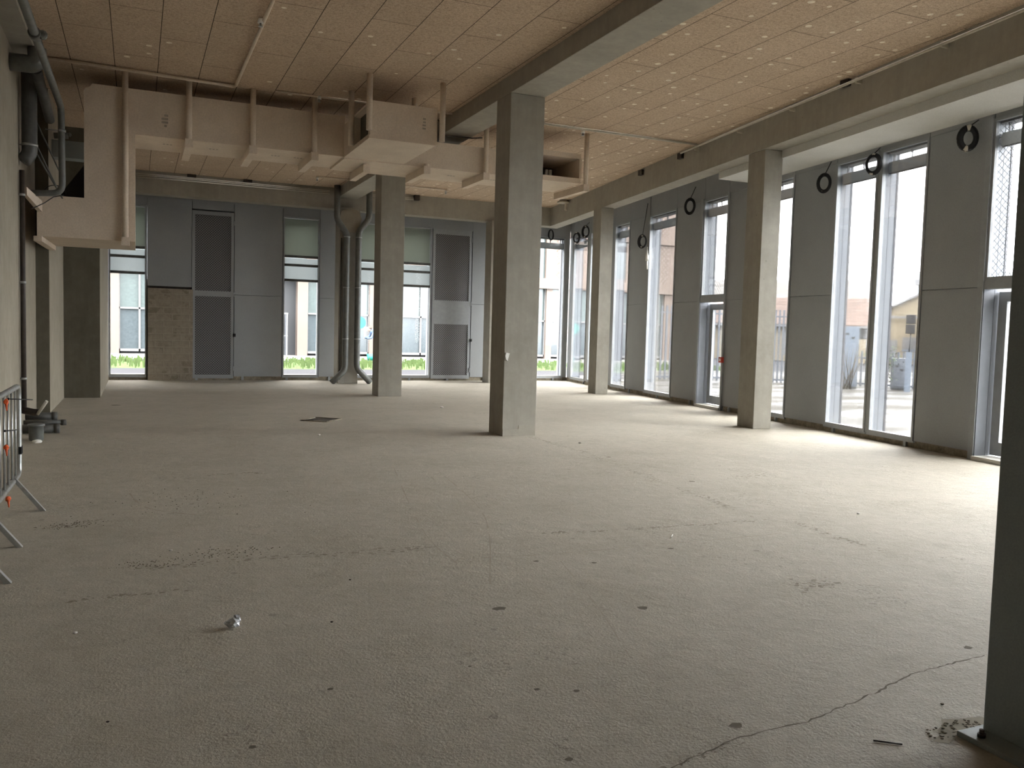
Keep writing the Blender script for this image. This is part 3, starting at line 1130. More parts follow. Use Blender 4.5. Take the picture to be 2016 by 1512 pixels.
# pipe bundle and bucket at the foot of the wall
for k, (z, y, x1_, r, lab) in enumerate(((0.19, 12.75, -0.98, 0.05, 'topmost dark pipe offcut poking from the left wall'),
                                      (0.125, 12.55, -0.86, 0.035, 'thin middle dark pipe offcut poking from the left wall'),
                                      (0.06, 12.45, -0.93, 0.055, 'lowest dark pipe offcut lying on the floor by the wall'))):
    b = MB()
    b.tube([(XW+0.002, y, z), (x1_, y, z)], r, 14)
    b.tube([(x1_-0.05, y, z), (x1_+0.012, y, z)], r*1.12, 14)
    tag(b.build('pipe_stub', M['darkpipe']), lab, 'pipe stub')
pipe_obj('pipe_valve', [(-1.31, 12.25, 0.32), (-1.18, 12.15, 0.30), (-1.13, 12.15, 0.30)], 0.045, 'rust', 'dark valve fitting at the foot of the brown pipe', 0.04)
b = MB()
b.tube([(-1.14, 12.12, 0.28), (-1.03, 12.05, 0.45)], 0.02, 8)
tag(b.build('plastic_tie', M['offwhite']), 'pale bent plastic strip sticking up over the pipe offcuts', 'plastic strip')
b = MB()
b.tube([(-1.12, 11.75, 0.0), (-1.12, 11.75, 0.02), (-1.12, 11.75, 0.17), (-1.12, 11.75, 0.172), (-1.12, 11.75, 0.20)], [0.075, 0.082, 0.082, 0.094, 0.094], 20)
bk = tag(b.build('pipe_socket', M['pipe']), 'dark green-grey pipe socket standing on the floor by the left wall', 'pipe socket')
b = MB()
b.blob((-1.09, 11.50, 0.015), 0.055, 0.04, 0.028, 2, 0.12)
tag(b.build('mortar_lump', M['white']), 'white lump of filler in front of the pipe socket', 'lump')

# ------------------------------------------------------------------ drainpipes at the far column
def drain(pts, label):
    o = pipe_obj('drainpipe', pts, 0.078, 'pipe', label, 0.12)
    x = pts[2][0]
    for z in (3.72, 2.45, 1.15):
        b = MB()
        b.tube([(x, 21.62, z-0.012), (x, 21.62, z+0.012)], 0.086, 16)
        b.box(x-0.01, x+0.01, 21.62, 21.76, z-0.01, z+0.01)
        b.build('clamp', M['steel'], o)
    return o


drain([(4.60, 21.62, ZC-0.01), (4.60, 21.62, 4.14), (4.86, 21.62, 3.80), (4.86, 21.62, 0.36), (4.52, 21.62, 0.03)], 'left drainpipe on the far column, kinked at top and foot')
drain([(5.42, 21.62, ZC-0.01), (5.42, 21.62, 4.20), (5.16, 21.62, 3.88), (5.16, 21.62, 0.40), (5.52, 21.62, 0.03)], 'right drainpipe on the far column, kinked at top and foot')
pipe_obj('thin_conduit', [(4.745, 21.73, 3.70), (4.745, 21.73, 0.1)], 0.016, 'darkpipe', 'thin conduit beside the left drainpipe of the far column', 0.0)

# conduits on the far beam
for z, x1_, lab in ((4.90, 4.50, 'upper conduit on the far beam'), (4.865, 4.50, 'middle conduit on the far beam'), (4.82, 4.50, 'lower conduit on the far beam')):
    b = MB()
    b.tube([(-0.62, YDB-0.05, z), (x1_, YDB-0.05, z)], 0.011, 6)
    tag(b.build('conduit_rail', M['offwhite']), lab, 'conduit')
b = MB()
for z in (4.90, 4.86):
    b.tube([(5.24, YDB-0.05, z), (6.74, YDB-0.05, z)], 0.011, 6)
tag(b.build('conduit_rail', M['offwhite']), 'short conduit pair on the far beam right of the drainpipes', 'conduit')
for x, lab in ((1.21, 'left dark junction block on the far beam'), (2.50, 'second dark junction block on the far beam'), (6.80, 'dark junction block at the end of the short conduits')):
    b = MB()
    b.box(x-0.11, x+0.09, YDB-0.10, YDB, 4.925, 4.985) if x < 5 else b.box(x-0.07, x+0.07, YDB-0.12, YDB, 4.85, 4.985)
    tag(b.build('junction_block', M['rust']), lab, 'junction block')
# rail on the slanting beam
b = MB()
for y0_, y1_ in ((3.0, 13.8),):
    b.tube([(xbeam(y0_)-0.09, y0_, 4.875), (xbeam(y1_)-0.09, y1_, 4.925)], 0.019, 8)
rl = tag(b.build('conduit_rail', M['offwhite']), 'long pale conduit along the slanting right beam', 'conduit')
y = 4.2
while y < 13.7:
    b = MB()
    b.box(xbeam(y)-0.10, xbeam(y), y, y+0.03, 4.86, 4.93)
    b.build('clip', M['offwhite'], rl)
    y += 1.5
for y, lab in ((13.9, 'dark block at the far end of the right beam conduit'), (15.75, 'dark block alone on the right beam'), (9.0, 'dark block above the right beam conduit')):
    b = MB()
    b.box(xbeam(y)-0.07, xbeam(y), y-0.07, y+0.07, 4.84 if y > 10 else 4.90, 4.95 if y > 10 else 4.985)
    tag(b.build('junction_block', M['rust']), lab, 'junction block')
b = MB()
b.tube([(10.42, 20.6, 4.90), (10.42, 20.6, 4.94)], [0.16, 0.16], 20)
b.tube([(10.42, 20.6, 4.94), (10.42, 20.6, ZC-0.001)], 0.10, 16)
b.box(10.47, 10.53, 20.55, 20.61, 4.72, 4.90)
tag(b.build('ceiling_detector', M['offwhite']), 'round detector with a drop stem by the far end of the right beam', 'detector')

# ceiling sprinkler lines
def sprinkler(x, y, zt, par, r=0.035):
    b = MB()
    b.tube([(x, y, zt), (x, y, zt-0.05)], [r*0.7, r], 12)
    h = b.build('sprinkler_head', M['white'], par)
    b = MB()
    b.tube([(x, y, zt-0.05), (x, y, zt-0.085), (x, y, zt-0.0851), (x, y, zt-0.09)], [r*0.35, r*0.35, r*0.8, r*0.8], 12)
    b.build('deflector', M['steel'], h)


sp = pipe_obj('sprinkler_pipe', [(-1.15, 13.22, 4.955), (1.33, 13.40, 4.955), (1.36, 1.0, 4.955)], 0.024, 'duct', 'boxed sprinkler pipe bending over the left ceiling', 0.1, seg=8)
sprinkler(1.30, 10.38, 4.975, sp)
sp = pipe_obj('sprinkler_pipe', [(1.9, 13.40, 4.965), (4.69, 13.35, 4.965)], 0.016, 'duct', 'thin sprinkler pipe behind the outlet box', 0, seg=8)
sprinkler(2.55, 13.38, 4.975, sp)
sp = pipe_obj('sprinkler_pipe', [(5.23, 13.15, 4.955), (xbeam(13.15)-0.10, 13.15, 4.955)], 0.022, 'offwhite', 'pale sprinkler pipe across the right ceiling bay', 0, seg=8)
sprinkler(6.99, 13.15, 4.935, sp)
sp = pipe_obj('sprinkler_pipe', [(3.86, 20.48, 4.96), (4.69, 20.52, 4.96)], 0.02, 'duct', 'short sprinkler pipe left of the far end of the middle beam', 0, seg=8)
sprinkler(3.88, 20.48, 4.95, sp)
sp = pipe_obj('sprinkler_pipe', [(5.23, 20.6, 4.96), (7.15, 20.66, 4.96)], 0.02, 'duct', 'short sprinkler pipe right of the far end of the middle beam', 0, seg=8)
sprinkler(7.13, 20.66, 4.95, sp)
# thin cable that wraps under the middle beam
b = MB()
b.tube([(4.5, 13.9, 4.985), (4.66, 13.9, 4.97), (4.685, 13.9, 4.74), (4.72, 13.9, 4.735), (5.23, 13.85, 4.735), (5.40, 13.8, 4.75)], 0.010, 6)
tag(b.build('loose_cable', M['rust']), 'thin cable strapped under the middle beam', 'cable')

# ------------------------------------------------------------------ cable coils on the right wall
def coil(s, z, r, label, hang=0.0, tape=True, tilt=-0.6, off=-0.03, thick=0.028, ysc=1.4):
    r *= 0.85
    root = empty('cable_coil', FR(s, off, z), label, 'cable coil', 'cable coils hanging on the right wall')
    ca, sa = math.cos(tilt), math.sin(tilt)

    def P(a, rr, o=0):
        u, v = rr*math.cos(a), rr*ysc*math.sin(a)
        return FR(s+u*ca, off-abs(sa*r)-thick+u*sa+o, z+v)
    b = MB()
    for q in range(4):
        o = random.uniform(-0.015, 0.015)
        rr = r*(1-0.07*q)
        b.tube([P(2*math.pi*k/24, rr, o) for k in range(24)], thick*0.55, 7, closed=True)
    b.build('cable_loops', M['black'], root)
    if tape:
        for a in (math.pi/2, -math.pi/2+0.2):
            b = MB()
            b.tube([P(a-0.22, r*0.9), P(a, r*0.92), P(a+0.22, r*0.9)], thick*0.85, 8)
            b.build('tape_wrap', M['offwhite'], root)
    if hang:
        b = MB()
        b.tube([P(math.pi/2, r), FR(s, -0.015, z+r*ysc+hang)], 0.007, 6)
        b.build('tail', M['black'], root)
    return root


coil(15.35, 4.20, 0.14, 'cable coil hanging on a wire left of the first meshed door light', 0.25)
coil(17.72, 3.68, 0.13, 'cable coil with a white cap hanging beside the tall fourth window', 0.75)
coil(22.3, 4.20, 0.13, 'cable coil second left of the far right column, above the corner windows')
coil(21.55, 4.30, 0.14, 'cable coil nearest left of the far right column', 0.1)
coil(19.85, 4.18, 0.13, 'cable coil peeking out right of the far right column')
coil(10.80, 3.98, 0.125, 'cable coil at the left edge of the bright double window', 0.2)
coil(9.66, 4.08, 0.125, 'cable coil on the mullion of the bright double window', 0.1)
coil(7.84, 4.08, 0.12, 'cable coil by the meshed light near the steel post', 0.1, thick=0.05, tilt=-0.9)
r_ = empty('cable_coil', (10.9, YD-0.08, 4.45), 'cable coil left of the corner above the far corner window', 'cable coil', 'cable coils hanging on the right wall')
b = MB()
for q in range(3):
    b.tube([(11.2+0.11*(1-.08*q)*math.cos(2*math.pi*k/24), YD-0.12+0.05*math.cos(2*math.pi*k/24), 4.32+0.15*math.sin(2*math.pi*k/24)) for k in range(24)], 0.015, 7, closed=True)
b.build('cable_loops', M['black'], r_)
b = MB()
b.tube([FR(17.62, -0.03, 3.55), FR(17.60, -0.03, 3.30), FR(17.60, -0.03, 3.22)], [0.01, 0.05, 0.045], 8)
b.tube([FR(17.60, -0.03, 3.24), FR(17.58, -0.03, 3.02)], [0.035, 0.02], 8)
tag(b.build('wrapped_cable_end', M['white']), 'white-wrapped cable end hanging under a coil', 'cable end')

# red call point beside the first door
r_ = empty('call_point', FR(13.90, 0, 1.0), 'small red fire call point right of the first glazed door', 'call point')
b = MB()
b.box(13.86, 13.97, -0.09, -0.036, 0.96, 1.07, FR)
b.build('housing', M['red'], r_)
b = MB()
b.box(13.89, 13.94, -0.094, -0.09, 0.99, 1.04, FR)
b.build('press_plate', M['white'], r_)

# ------------------------------------------------------------------ near steel post
r_ = empty('steel_post', (3.08, 2.03, 0), 'grey painted steel post in the right foreground', 'post')
b = MB()
b.box(2.965, 3.20, 1.90, 2.172, 0.02, ZC)
b.build('shaft', M['steelcol'], r_, bevel=0.006)
b = MB()
b.box(2.86, 3.32, 1.72, 2.20, 0.0, 0.022)
b.build('base_plate', M['steelcol'], r_, bevel=0.003)
for x, y in ((2.905, 2.13), (2.905, 1.80)):
    b = MB()
    b.tube([(x, y, 0.022), (x, y, 0.034)], 0.016, 6)
    b.tube([(x, y, 0.034), (x, y, 0.05)], 0.009, 8)
    b.build('anchor_bolt', M['rust'], r_)
b = MB()
random.seed(8)
b.bm.faces.new([b.bm.verts.new(p) for p in [(2.735+random.uniform(-.006, .006), 2.20, 0.0012), (2.78, 2.165, 0.0012), (2.86, 2.19, 0.002), (2.862, 2.205, 0.004), (3.0, 2.205, 0.006), (3.12, 2.21, 0.006), (3.1, 2.285, 0.001), (3.0, 2.30, 0.001), (2.93, 2.325, 0.001), (2.88, 2.28, 0.001), (2.83, 2.26, 0.001), (2.80, 2.225, 0.001)]])
for _ in range(60):
    x, y = random.uniform(2.76, 3.05), random.uniform(2.19, 2.29)
    rr = random.uniform(0.003, 0.010)
    b.blob((x, y, 0.003), rr, rr*.8, rr*.5, 1, 0.2)
tag(b.build('grout_residue', M['ridge']), 'dark crumbled grout beside the steel post plate', 'grout')
b = MB()
b.blob((2.952, 2.20, 0.012), 0.012, 0.012, 0.012, 2, 0.2)
tag(b.build('plaster_crumb', M['white']), 'white crumb at the foot of the steel post', 'crumb')

# ------------------------------------------------------------------ crowd barriers at the left edge
def barrier(x, ya, yb, label, ties=True, feet=None):
    """standing along Y at x; tubular frame with upright bars and two leaning flat feet"""
    root = empty('crowd_barrier', (x, (ya+yb)/2, 0), label, 'barrier', 'steel crowd barriers')
    z0, z1 = 0.24, 0.945
    r = 0.021
    b = MB()
    lp = [(x, ya, z0), (x, yb, z0), (x, yb, z1), (x, ya, z1)]
    pts = []
    for i in range(4):
        p, a_, c_ = Vector(lp[i]), Vector(lp[i-1]), Vector(lp[(i+1) % 4])
        d1, d2 = (a_-p).normalized()*0.09, (c_-p).normalized()*0.09
        for s in range(6):
            t = s/5
            pts.append((p+d1)*(1-t)**2+p*2*t*(1-t)+(p+d2)*t*t)
    b.tube(pts, r, 12, closed=True)
    b.build('frame', M['steel'], root)
    n = int((yb-ya)/0.20)
    for k in range(1, n):
        y = ya+(yb-ya)*k/n
        b = MB()
        b.tube([(x, y, z0), (x, y, z1)], 0.0085, 8)
        b.build('upright_bar', M['steel'], root)
    for y in (feet or (ya+0.35, yb-0.35)):
        b = MB()
        for sgn in (1, -1):
            w = 0.02
            xf, xt = x+sgn*0.20, x+sgn*0.005
            b.hexa([(xf-0.018, y-w, 0), (xf+0.018, y-w, 0), (xf+0.018, y+w, 0), (xf-0.018, y+w, 0),
                    (xt-0.016, y-w, 0.26), (xt+0.016, y-w, 0.26), (xt+0.016, y+w, 0.26), (xt-0.016, y+w, 0.26)])
        b.build('foot', M['steel'], root)
    b = MB()
    b.box(x+0.0, x+0.022, yb-0.03, yb+0.06, 0.40, 0.46)
    b.build('hook', M['black'], root)
    return root


b1 = barrier(-0.865, 5.32, 7.78, 'steel crowd barrier along the left wall, the one whose end is seen', feet=(7.43, 5.45))
b2 = barrier(-0.90, 4.2, 6.65, 'second steel crowd barrier leaning behind the first at the left edge', feet=(6.29, 4.5))
for (y, z, lab) in ((6.84, 0.90, 'upper orange tape scrap on the left barrier'), (6.82, 0.585, 'middle orange tape scrap on the left barrier'), (6.90, 0.205, 'lowest orange tape knot on the left barrier')):
    b = MB()
    b.blob((-0.835, y, z), 0.017, 0.013, 0.022, 2, 0.2)
    b.tube([(-0.835, y, z-0.01), (-0.83, y-0.01, z-0.06)], [0.010, 0.004], 6)
    tag(b.build('tape_knot', M['orange']), lab, 'tape')
for p, q, lab in (((-0.850, 7.09, 0.90), (-0.72, 7.30, 0.875), 'upper black cable tie on the left barrier'), ((-0.850, 6.9, 0.69), (-0.80, 7.08, 0.675), 'lower black cable tie on the left barrier')):
    b = MB()
    b.tube([p, q], 0.005, 6)
    b.blob(p, 0.010, 0.010, 0.010, 1)
    tag(b.build('cable_tie', M['black']), lab, 'cable tie')

# ------------------------------------------------------------------ things on the floor
b = MB()
def zz(x, y):
    return (x, y, 0.004)
b.prism([(2.33, 13.36), (2.62, 13.72), (2.98, 13.45), (2.66, 13.10)], 0.0, 0.006)
r_ = tag(b.build('floor_hatch', M['hatch']), 'dark diamond-set floor hatch in the middle distance', 'floor hatch')
b = MB()
P4 = [(2.33, 13.36), (2.62, 13.72), (2.98, 13.45), (2.66, 13.10)]
for i in range(4):
    b.tube([(*P4[i], 0.006), (*P4[(i+1) % 4], 0.006)], 0.012, 6)
b.build('rim', M['plinth'], r_)

b = MB()
b.blob((0.43, 4.30, 0.026), 0.036, 0.026, 0.026, 2, 0.24)
b.blob((0.452, 4.315, 0.040), 0.018, 0.016, 0.019, 2, 0.3)
tag(b.build('crumpled_foil', M['foil']), 'crumpled silvery ball lying on the floor in the foreground', 'crumpled foil')

# crack across the foreground floor
def crack(pts, w, label, jit=0.02, seed=3):
    random.seed(seed)
    full = []
    for i in range(len(pts)-1):
        a, c = Vector((*pts[i], 0)), Vector((*pts[i+1], 0))
        n = max(2, int((c-a).length/0.03))
        for k in range(n):
            p = a.lerp(c, k/n)
            full.append(Vector((p.x+random.uniform(-jit, jit)*0.4, p.y+random.uniform(-jit, jit)*0.4, 0.0006)))
    full.append(Vector((*pts[-1], 0.0006)))
    b = MB()
    prev = None
    for i, p in enumerate(full):
        d = (full[min(i+1, len(full)-1)]-full[max(i-1, 0)]).normalized()
        s = Vector((-d.y, d.x, 0))*w*random.uniform(0.25, 1.0)
        cur = (b.bm.verts.new(p+s), b.bm.verts.new(p-s))
        if prev:
            b.bm.faces.new((prev[0], cur[0], cur[1], prev[1]))
        prev = cur
    o = b.build('crack', M['crack'], floor)
    o['label'] = label
    return o


M['crack'] = plain('crack_shadow_dirt', (0.15, 0.13, 0.10), 0.95)


def ridge(pts, w, label, seed, dens=55, mat='ridge', lim=0.5):
    """broken ragged joint: a chain of small irregular flakes"""
    random.seed(seed)
    b = MB()
    for i in range(len(pts)-1):
        a, c = Vector((*pts[i], 0)), Vector((*pts[i+1], 0))
        L = (c-a).length
        run = 0.0
        on = 1.0
        for k in range(int(L*dens)):
            if k % 12 == 0:
                on = random.uniform(0, 1.3)
            if random.random() > on:
                continue
            p = a.lerp(c, random.random()*0.02+k/max(1, int(L*dens)))
            p += Vector((random.gauss(0, w), random.gauss(0, w), 0.0008))
            r = random.uniform(0.004, 0.016)*lim*2
            n = 6
            vs = []
            ph = random.uniform(0, 6)
            for q in range(n):
                rr = r*random.uniform(0.5, 1.2)
                vs.append(b.bm.verts.new((p.x+math.cos(ph+6.283*q/n)*rr*1.5, p.y+math.sin(ph+6.283*q/n)*rr, p.z+random.uniform(0, .0015))))
            b.bm.faces.new(vs)
    o = b.build('joint_ridge', M[mat], floor)
    tag(o, label, kind='stuff')


def scuff(pts, w, label, seed):
    random.seed(seed)
    b = MB()
    P = [Vector((*p, 0.0005)) for p in pts]
    out = []
    for i in range(len(P)-1):
        p0, p1, p2, p3 = P[max(i-1, 0)], P[i], P[i+1], P[min(i+2, len(P)-1)]
        for k in range(12):
            t = k/12
            out.append(0.5*((2*p1)+(p2-p0)*t+(2*p0-5*p1+4*p2-p3)*t*t+(3*p1-p0-3*p2+p3)*t**3))
    out.append(P[-1])
    prev = None
    for i, p in enumerate(out):
        d = (out[min(i+1, len(out)-1)]-out[max(i-1, 0)]).normalized()
        sd = Vector((-d.y, d.x, 0))*w*random.uniform(0.3, 1.0)
        cur = (b.bm.verts.new(p+sd), b.bm.verts.new(p-sd))
        if prev and random.random() < 0.8:
            b.bm.faces.new((prev[0], cur[0], cur[1], prev[1]))
        prev = cur
    o = b.build('scuff_line', M['scuff'], floor)
    o['label'] = label


M['scuff'] = plain('scuffed_dust', (0.37, 0.33, 0.27), 0.9, 0, 0.2, 0.1)
crack([(1.55, 2.30), (1.691, 2.388), (1.878, 2.439), (2.045, 2.478), (2.204, 2.497), (2.371, 2.489), (2.607, 2.544), (2.865, 2.604), (3.218, 2.705), (3.729, 2.746)], 0.0055, 'long jagged crack near the steel post', 0.016, 3)
ridge([(1.45, 2.27), (1.691, 2.388), (1.878, 2.439), (2.045, 2.478)], 0.014, 'crumbly edge of the long crack', 9, 160, 'ridge', 0.25)
ridge([(5.054, 10.94), (5.106, 9.304), (4.868, 7.341), (4.78, 6.29), (4.686, 5.519)], 0.035, 'ragged joint right of the middle column', 21, 90)
ridge([(4.892, 5.303), (4.85, 4.873), (4.863, 4.401)], 0.03, 'ragged joint continuing towards the steel post', 22, 90)
ridge([(4.627, 5.478), (3.946, 5.499), (3.2, 5.552), (2.775, 5.6)], 0.02, 'ragged cross joint, right part', 23, 90)
ridge([(1.819, 5.473), (1.351, 5.484), (0.871, 5.546), (0.438, 5.524), (0.056, 5.507)], 0.035, 'ragged cross joint, left part', 24, 110)
ridge([(-0.343, 4.967), (-0.15, 5.01), (0.18, 4.983), (0.26, 4.995)], 0.02, 'short ragged joint near the barriers', 25, 140)
ridge([(0.684, 8.746), (1.17, 8.773)], 0.03, 'short worn streak in the middle distance', 26, 120)
ridge([(-0.562, 6.793), (-0.374, 6.901), (-0.2, 6.95)], 0.06, 'worn patch near the barrier feet', 27, 200)
ridge([(5.674, 7.2), (6.2, 7.3)], 0.05, 'worn patch right of the cross joint', 28, 120, 'ridge')
ridge([(3.62, 3.95), (3.9, 3.9)], 0.05, 'dark worn patch behind the steel post', 29, 200)
scuff([(4.522, 5.059), (3.503, 5.057), (2.605, 5.055), (1.91, 5.146)], 0.008, 'edge line of a slab pour', 31)
scuff([(2.506, 8.759), (1.947, 6.023), (1.869, 5.033)], 0.009, 'left tyre scuff in the middle', 32)
scuff([(2.899, 8.49), (2.581, 6.384), (1.905, 4.563)], 0.009, 'right tyre scuff in the middle', 33)
scuff([(-0.081, 8.142), (0.075, 7.323), (0.468, 6.916)], 0.014, 'curved tyre scuff at the left', 34)
scuff([(0.242, 3.839), (0.482, 3.555), (0.669, 3.235), (0.75, 3.069)], 0.0035, 'faint curved score in the foreground', 35)
scuff([(2.547, 4.94), (2.292, 3.948), (2.061, 3.214)], 0.004, 'faint score in the right foreground', 36)
scuff([(0.789, 10.096), (1.823, 10.187), (2.472, 10.352)], 0.014, 'faint line before the hatch', 37)

# chipped holes and crumbs
random.seed(11)
for (x, y), r, lab in (((2.531, 3.893), .030, 'chipped pock right of the foreground middle'), ((2.725, 4.779), .018, 'right of two small dark holes on the cross joint'),
                       ((2.376, 4.93), .018, 'left of two small dark holes on the cross joint'), ((1.682, 3.063), .014, 'right of a pair of drilled holes'),
                       ((1.533, 3.134), .014, 'left of a pair of drilled holes'), ((0.729, 3.428), .014, 'lone hole in the foreground'), ((1.355, 3.456), .009, 'small hole'),
                       ((0.374, 3.04), .013, 'hole near the bottom edge'), ((2.117, 2.569), .024, 'chipped hole beside the long crack'), ((3.741, 2.846), .022, 'chipped hole near the steel post'),
                       ((5.193, 7.164), .03, 'dark chip'), ((5.194, 8.853), .03, 'dark chip nearer the middle column'), ((1.785, 4.14), .035, 'rough pock in the middle foreground'),
                       ((1.388, 2.566), .014, 'hole at the very bottom edge'), ((3.42, 4.934), .02, 'dark chip beyond the slab line'), ((-0.338, 16.3), .07, 'dark chip before the pier')):
    b = MB()
    n = 11
    b.bm.faces.new([b.bm.verts.new((x+math.cos(6.283*q/n)*r*random.uniform(.7, 1.2)*1.15, y+math.sin(6.283*q/n)*r*random.uniform(.6, 1.1), 0.0007)) for q in range(n)])
    o = b.build('chipped_hole', M['crack'], floor)
    o['label'] = lab
for (x, y), r, m_, lab in (((-0.27, 4.464), .011, 'white', 'tiny white crumb at the left of the crumpled ball'), ((2.256, 11.557), .02, 'white', 'white crumb between the hatch and the middle column'),
                           ((5.231, 15.103), .03, 'white', 'white crumb on the floor beyond the middle column'), ((5.674, 5.426), .014, 'white', 'white crumb on the bright floor right of the cross joint'),
                           ((5.445, 10.042), .022, 'pale', 'pale crumb just right of the middle column foot'), ((0.9, 4.22), .007, 'rust', 'dark crumb right of the crumpled ball'),
                           ((1.15, 4.9), .007, 'rust', 'tiny dark crumb on the cross joint'), ((-0.1, 3.42), .006, 'rust', 'tiny dark crumb in the left foreground'),
                           ((3.05, 2.42), .008, 'plinth', 'brown crumb between the crack and the steel plate'), ((0.2, 5.9), .012, 'pale', 'pale flake in the worn patch at the left')):
    b = MB()
    b.blob((x, y, r*0.4), r, r*0.8, r*0.5, 2, 0.18)
    tag(b.build('crumb', M[m_]), lab, 'crumb')
b = MB()
b.tube([(3.60, 5.19, 0.004), (3.636, 5.235, 0.006), (3.66, 5.26, 0.004)], 0.003, 6)
tag(b.build('splinter', M['white']), 'thin pale splinter lying beyond the cross joint', 'splinter')
b = MB()
b.tube([(2.52, 2.28, 0.004), (2.60, 2.22, 0.004)], 0.003, 6)
tag(b.build('twig', M['rust']), 'short dark twig on the floor left of the steel plate', 'twig')
# rubble patch at the left (countless crumbs)
b = MB()
random.seed(5)
for _ in range(420):
    cxy = random.choice(((0.35, 7.5, 0.7, 0.6), (0.1, 5.6, 0.25, 0.12), (0.55, 5.75, 0.3, 0.15), (-0.45, 6.85, 0.22, 0.12)))
    x, y = random.gauss(cxy[0], cxy[2]*0.5), random.gauss(cxy[1], cxy[3]*0.5)
    r = random.uniform(0.002, 0.0055)
    b.blob((x, y, r*0.4), r, r*random.uniform(0.6, 1), r*0.6, 1, 0.2)
tag(b.build('floor_grit', M['ridge']), 'patches of loose grit on the worn floor', 'grit', kind='stuff')

# ------------------------------------------------------------------ outside: ground
b = MB()
b.box(-60, 120, -40, 160, -0.6, -0.12)
tag(b.build('exterior_ground', M['asphalt']), 'asphalt ground outside the hall', 'ground', kind='structure')
b = MB()
b.box(-20, 14.5, 23.30, 26.2, -0.12, -0.03)
tag(b.build('exterior_paving', M['paving']), 'pale paving strip outside the far windows', 'paving', kind='structure')
b = MB()
b.prism([FR(-15, 0.3, 0)[:2], FR(-15, 26, 0)[:2], (38, 30), (18.5, 30), (14.6, 26.2), (14.6, 23.3), FR(SCORN+0.2, 0.3, 0)[:2]], -0.12, -0.04)
tag(b.build('exterior_yard', M['yard']), 'wet pale concrete yard outside the right-hand windows', 'yard', kind='structure')
b = MB()
nx = 60
rows = []
for j in range(6):
    y = 31.0+5.0*j/5
    row = []
    for i in range(nx+1):
        x = -8+29.5*i/nx
        row.append(b.bm.verts.new((x, y, -0.121+(0.08*math.sin(j/5*math.pi) if 0 < j < 5 else 0)+random.uniform(-.03, .04)*(0 < j < 5))))
    rows.append(row)
for j in range(5):
    for i in range(nx):
        b.bm.faces.new((rows[j][i], rows[j][i+1], rows[j+1][i+1], rows[j+1][i]))
for i in range(2600):   # tufts
    x, y = random.uniform(-3, 24), random.uniform(31.0, 35.5)
    h, a = random.uniform(0.06, 0.18), random.uniform(0, 6.28)
    b.quad([(x, y, -0.11), (x+0.05*math.cos(a), y+0.05*math.sin(a), -0.11), (x+0.07*math.cos(a), y+0.03, h), (x+0.02, y+0.02, h)])
tag(b.build('grass_strip', M['grass']), 'bright green grass strip outside the far windows', 'grass', kind='stuff')

# ------------------------------------------------------------------ outside: pink building
r_ = empty('pink_building', (10, 38, 0), 'pink precast building across the road, seen through the far windows', 'building')
YP = 38.0
b = MB()
b.box(-14, 27.2, YP+0.5, YP+12, -0.1, 13.5)
b.build('core', M['extgrey'], r_)
piers = [(-14, -12.5), (-6.3, -5.6), (-1.35, -0.66), (6.42, 6.86), (9.62, 10.25), (13.9, 14.5), (16.2, 16.8), (18.47, 18.80), (19.38, 20.1), (21.4, 22.05), (23.3, 23.9), (25.35, 27.2)]
for a, c in piers:
    b = MB()
    b.box(a, c, YP, YP+0.5, 0.08, 3.55)
    b.build('pier', M['pink'], r_)
for z0_, z1_ in ((3.55, 4.05), (6.10, 6.45), (9.2, 9.6), (12.6, 13.6)):
    b = MB()
    b.box(-14, 27.25, YP-0.12, YP+0.5, z0_, z1_)
    b.build('floor_band', M['pink'], r_)
b = MB()
b.box(-14, 27.2, YP-0.05, YP+0.5, -0.12, 0.10)
b.build('kerb', M['paving'], r_)
for i in range(len(piers)-1):
    a, c = piers[i][1], piers[i+1][0]
    if 4 < a < 6.4:
        continue
    a2 = a
    if (a, c) == (-0.66, 6.42):
        c = 4.6
    f_ = MB()
    nb = max(1, round((c-a)/2.2))
    xs = [a2+(c-a)*k/nb for k in range(nb+1)]
    if a == -0.66:
        xs = [-0.66, 0.10, 2.3, 4.6]
    for x in xs:
        f_.box(x-0.035, x+0.035, YP+0.12, YP+0.2, 0.2, 3.55)
    f_.box(a, c, YP+0.12, YP+0.2, 0.2, 0.30)
    f_.box(a, c, YP+0.12, YP+0.2, 1.92, 1.99)
    fo = f_.build('window_frame', M['extwhite'], r_)
    b = MB()
    b.box(a, c, YP+0.22, YP+0.26, 1.99, 3.55)
    b.build('upper_pane', M['extglass2'], r_)
    b = MB()
    b.box(a, c, YP+0.22, YP+0.26, 0.3, 1.92)
    b.build('lower_pane', M['extglass'], r_)
# upper storeys: piers, glazing and perforated panels alternate
x = -13.0
pat = [('extglass2', 0.9), ('pink', 0.45), ('perf', 1.1), ('pink', 0.7)]
segs = []
k = 0
while x < 17.0:
    m_, w_ = pat[k % 4]
    segs.append((x, x+w_, m_))
    x += w_
    k += 1
segs += [(x, 17.4, 'pink'), (17.4, 18.4, 'extglass2'), (18.4, 18.95, 'pink'), (18.95, 19.5, 'perf'), (19.5, 22.15, 'pink'), (22.15, 22.95, 'extglass'), (22.95, 24.1, 'pink'), (24.1, 25.5, 'perf'), (25.5, 27.2, 'pink')]
for zlo, zhi in ((4.05, 6.10), (6.45, 9.2), (9.6, 12.6)):
    for a, c, m_ in segs:
        b = MB()
        d = 0.0 if m_ != 'extglass' and m_ != 'extglass2' else 0.15
        b.box(a, c, YP+d, YP+0.5, zlo, zhi)
        b.build({'pink': 'wall_panel', 'perf': 'perforated_panel'}.get(m_, 'upper_window'), M[m_], r_)
